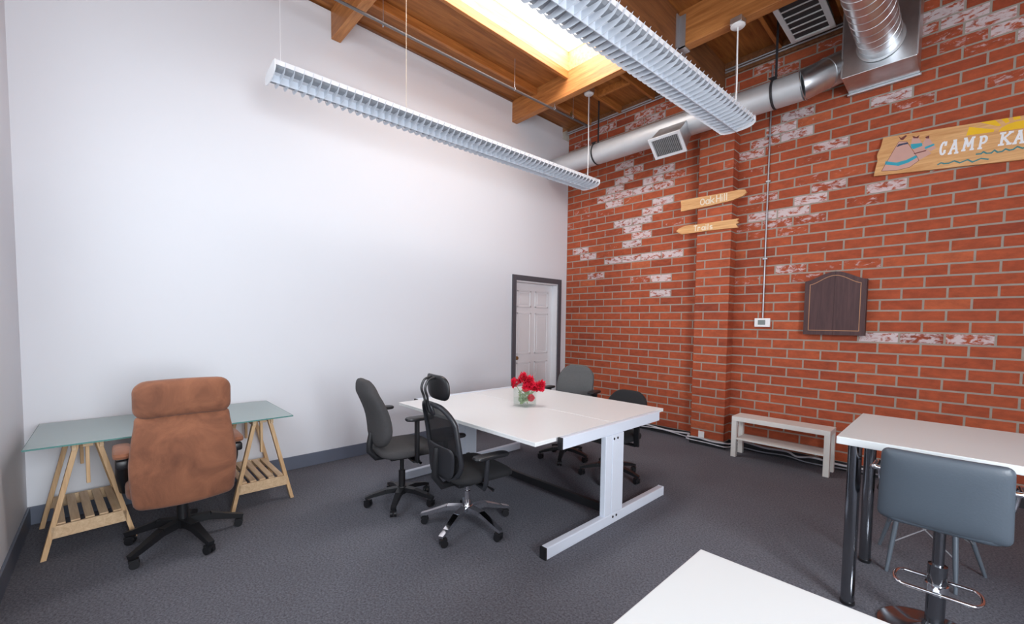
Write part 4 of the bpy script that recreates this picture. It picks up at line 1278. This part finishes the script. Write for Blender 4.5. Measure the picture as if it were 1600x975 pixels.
# near white table, only its far corner in view
t = thing('white_table', 'white table top whose corner fills the bottom of the picture', 'table')
bm = B(); box(bm, 3.905, 5.60, -4.85, -3.952, .705, .740, .003); obj('table_top', bm, M['desk2'], t)
for x in (3.97, 5.53):
    for y in (-4.78, -4.02):
        bm = B(); lathe(bm, [(.025, .0), (.025, .704)], 18, (x, y, 0)); obj('leg', bm, M['dchrome'], t, True)

# ------------------------------------------------------------------ loose cables at the foot of the brick wall
def cable(pts, r, mat, label, name='cable'):
    # smooth the run with a Catmull-Rom pass
    P = [Vector(p) for p in pts]; out = []
    for i in range(len(P) - 1):
        p0, p1, p2, p3 = P[max(0, i - 1)], P[i], P[i + 1], P[min(len(P) - 1, i + 2)]
        for s in range(6):
            u = s / 6
            out.append(.5 * ((2 * p1) + (p2 - p0) * u + (2 * p0 - 5 * p1 + 4 * p2 - p3) * u * u + (3 * p1 - p0 - 3 * p2 + p3) * u ** 3))
    out.append(P[-1])
    bm = B(); tube(bm, out, r, 8)
    return tag(obj(name, bm, M[mat], None, True), label, 'cable')
cable([(.3, -.025, .075), (.9, -.03, .085), (1.45, -.035, .080), (1.8, -.05, .060), (2.05, -.075, .075), (2.14, -.10, .085), (2.168, -.20, .080), (2.3, -.197, .085), (2.45, -.20, .072), (2.585, -.195, .078), (2.61, -.09, .055), (2.70, -.035, .085)], .010, 'cable', 'thick white cable along the foot of the brick wall, bending round the pier')
cable([(.4, -.045, .05), (1.2, -.055, .035), (1.7, -.06, .06), (2.05, -.09, .045), (2.155, -.14, .05), (2.165, -.225, .055), (2.4, -.205, .045), (2.6, -.21, .04), (2.64, -.09, .03)], .006, 'cable', 'thin white cable below the thick one at the foot of the pier')
cable([(2.72, -.05, .11), (2.85, -.06, .10), (3.0, -.055, .085), (3.2, -.06, .095), (3.3, -.075, .065), (3.45, -.06, .085), (3.65, -.05, .065), (3.9, -.05, .07)], .011, 'cable', 'wavy white cable lying behind the low bench')
cable([(2.70, -.075, .05), (2.95, -.085, .04), (3.2, -.09, .055), (3.4, -.085, .03), (3.7, -.08, .04), (4.0, -.06, .05)], .007, 'cableg', 'thin grey cable on the carpet behind the low bench')

# ------------------------------------------------------------------ light
def area(name, loc, rot, sx, sy, power, col=(1, 1, 1)):
    l = bpy.data.lights.new(name, 'AREA'); l.shape = 'RECTANGLE'; l.size = sx; l.size_y = sy; l.energy = power; l.color = col
    o = bpy.data.objects.new(name, l); COL.objects.link(o); o.location = loc; o.rotation_euler = rot
    return o
area('added_fill_near', ((WX0 + WX1) / 2, YL - .06, (WZ0 + WZ1) / 2), (math.radians(90), 0, 0), WX1 - WX0 - .1, WZ1 - WZ0 - .1, 26, (.88, .94, 1.0))  # fill lamp added in the left opening of the near wall
area('added_fill_near', ((VX0 + VX1) / 2, YL - .06, (WZ0 + WZ1) / 2), (math.radians(90), 0, 0), VX1 - VX0 - .1, WZ1 - WZ0 - .1, 12, (.88, .94, 1.0))  # weak frontal fill lamp added behind the camera
area('added_fill_right', (XR + .06, (RY0 + RY1) / 2, (RZ0 + RZ1) / 2), (math.radians(90), 0, math.radians(90)), RY1 - RY0 - .1, RZ1 - RZ0 - .1, 212, (.90, .95, 1.0))  # main fill lamp, added to brighten the white wall
area('daylight_skylight', ((SX0 + SX1) / 2, (SY0 + SY1) / 2, 4.725), (0, 0, 0), SX1 - SX0 - .04, SY1 - SY0 - .04, 30, (.96, .98, 1.0))
w = bpy.data.worlds.new('sky'); SC.world = w; w.use_nodes = True
bg = w.node_tree.nodes['Background']; bg.inputs['Color'].default_value = (.80, .90, 1.0, 1); bg.inputs['Strength'].default_value = 1.0

# ------------------------------------------------------------------ camera
cam = bpy.data.cameras.new('camera'); co = bpy.data.objects.new('camera', cam); COL.objects.link(co)
F, PXC, PYC = 662.93, 814.69, 536.69
cam.sensor_fit = 'HORIZONTAL'; cam.sensor_width = 36.0; cam.lens = F / 1600 * 36
cam.shift_x = (800 - PXC) / 1600; cam.shift_y = (PYC - 487.5) / 1600
cam.clip_start = .02
yaw, pit, rol = 0.8024, -0.0497, -0.0129
R = Matrix.Rotation(yaw, 3, 'Z') @ Matrix.Rotation(pit, 3, 'X') @ Matrix.Rotation(rol, 3, 'Y')
rgt, fwd, upv = R @ Vector((1, 0, 0)), R @ Vector((0, 1, 0)), R @ Vector((0, 0, 1))
Mx = Matrix((rgt, upv, -fwd)).transposed().to_4x4()
Mx.translation = Vector((4.4512, -5.2881, 1.4547))
co.matrix_world = Mx
SC.camera = co

vs = SC.view_settings
SC.display_settings.display_device = 'sRGB'
vs.view_transform = 'Standard'; vs.look = 'None'; vs.gamma = 1.0; vs.exposure = 0.13
try: vs.use_curve_mapping = False
except Exception: pass
SC.cycles.max_bounces = 12; SC.cycles.diffuse_bounces = 6; SC.cycles.transmission_bounces = 8; SC.cycles.transparent_max_bounces = 12
SC.cycles.caustics_reflective = False; SC.cycles.caustics_refractive = False
SC.cycles.sample_clamp_indirect = 6.0
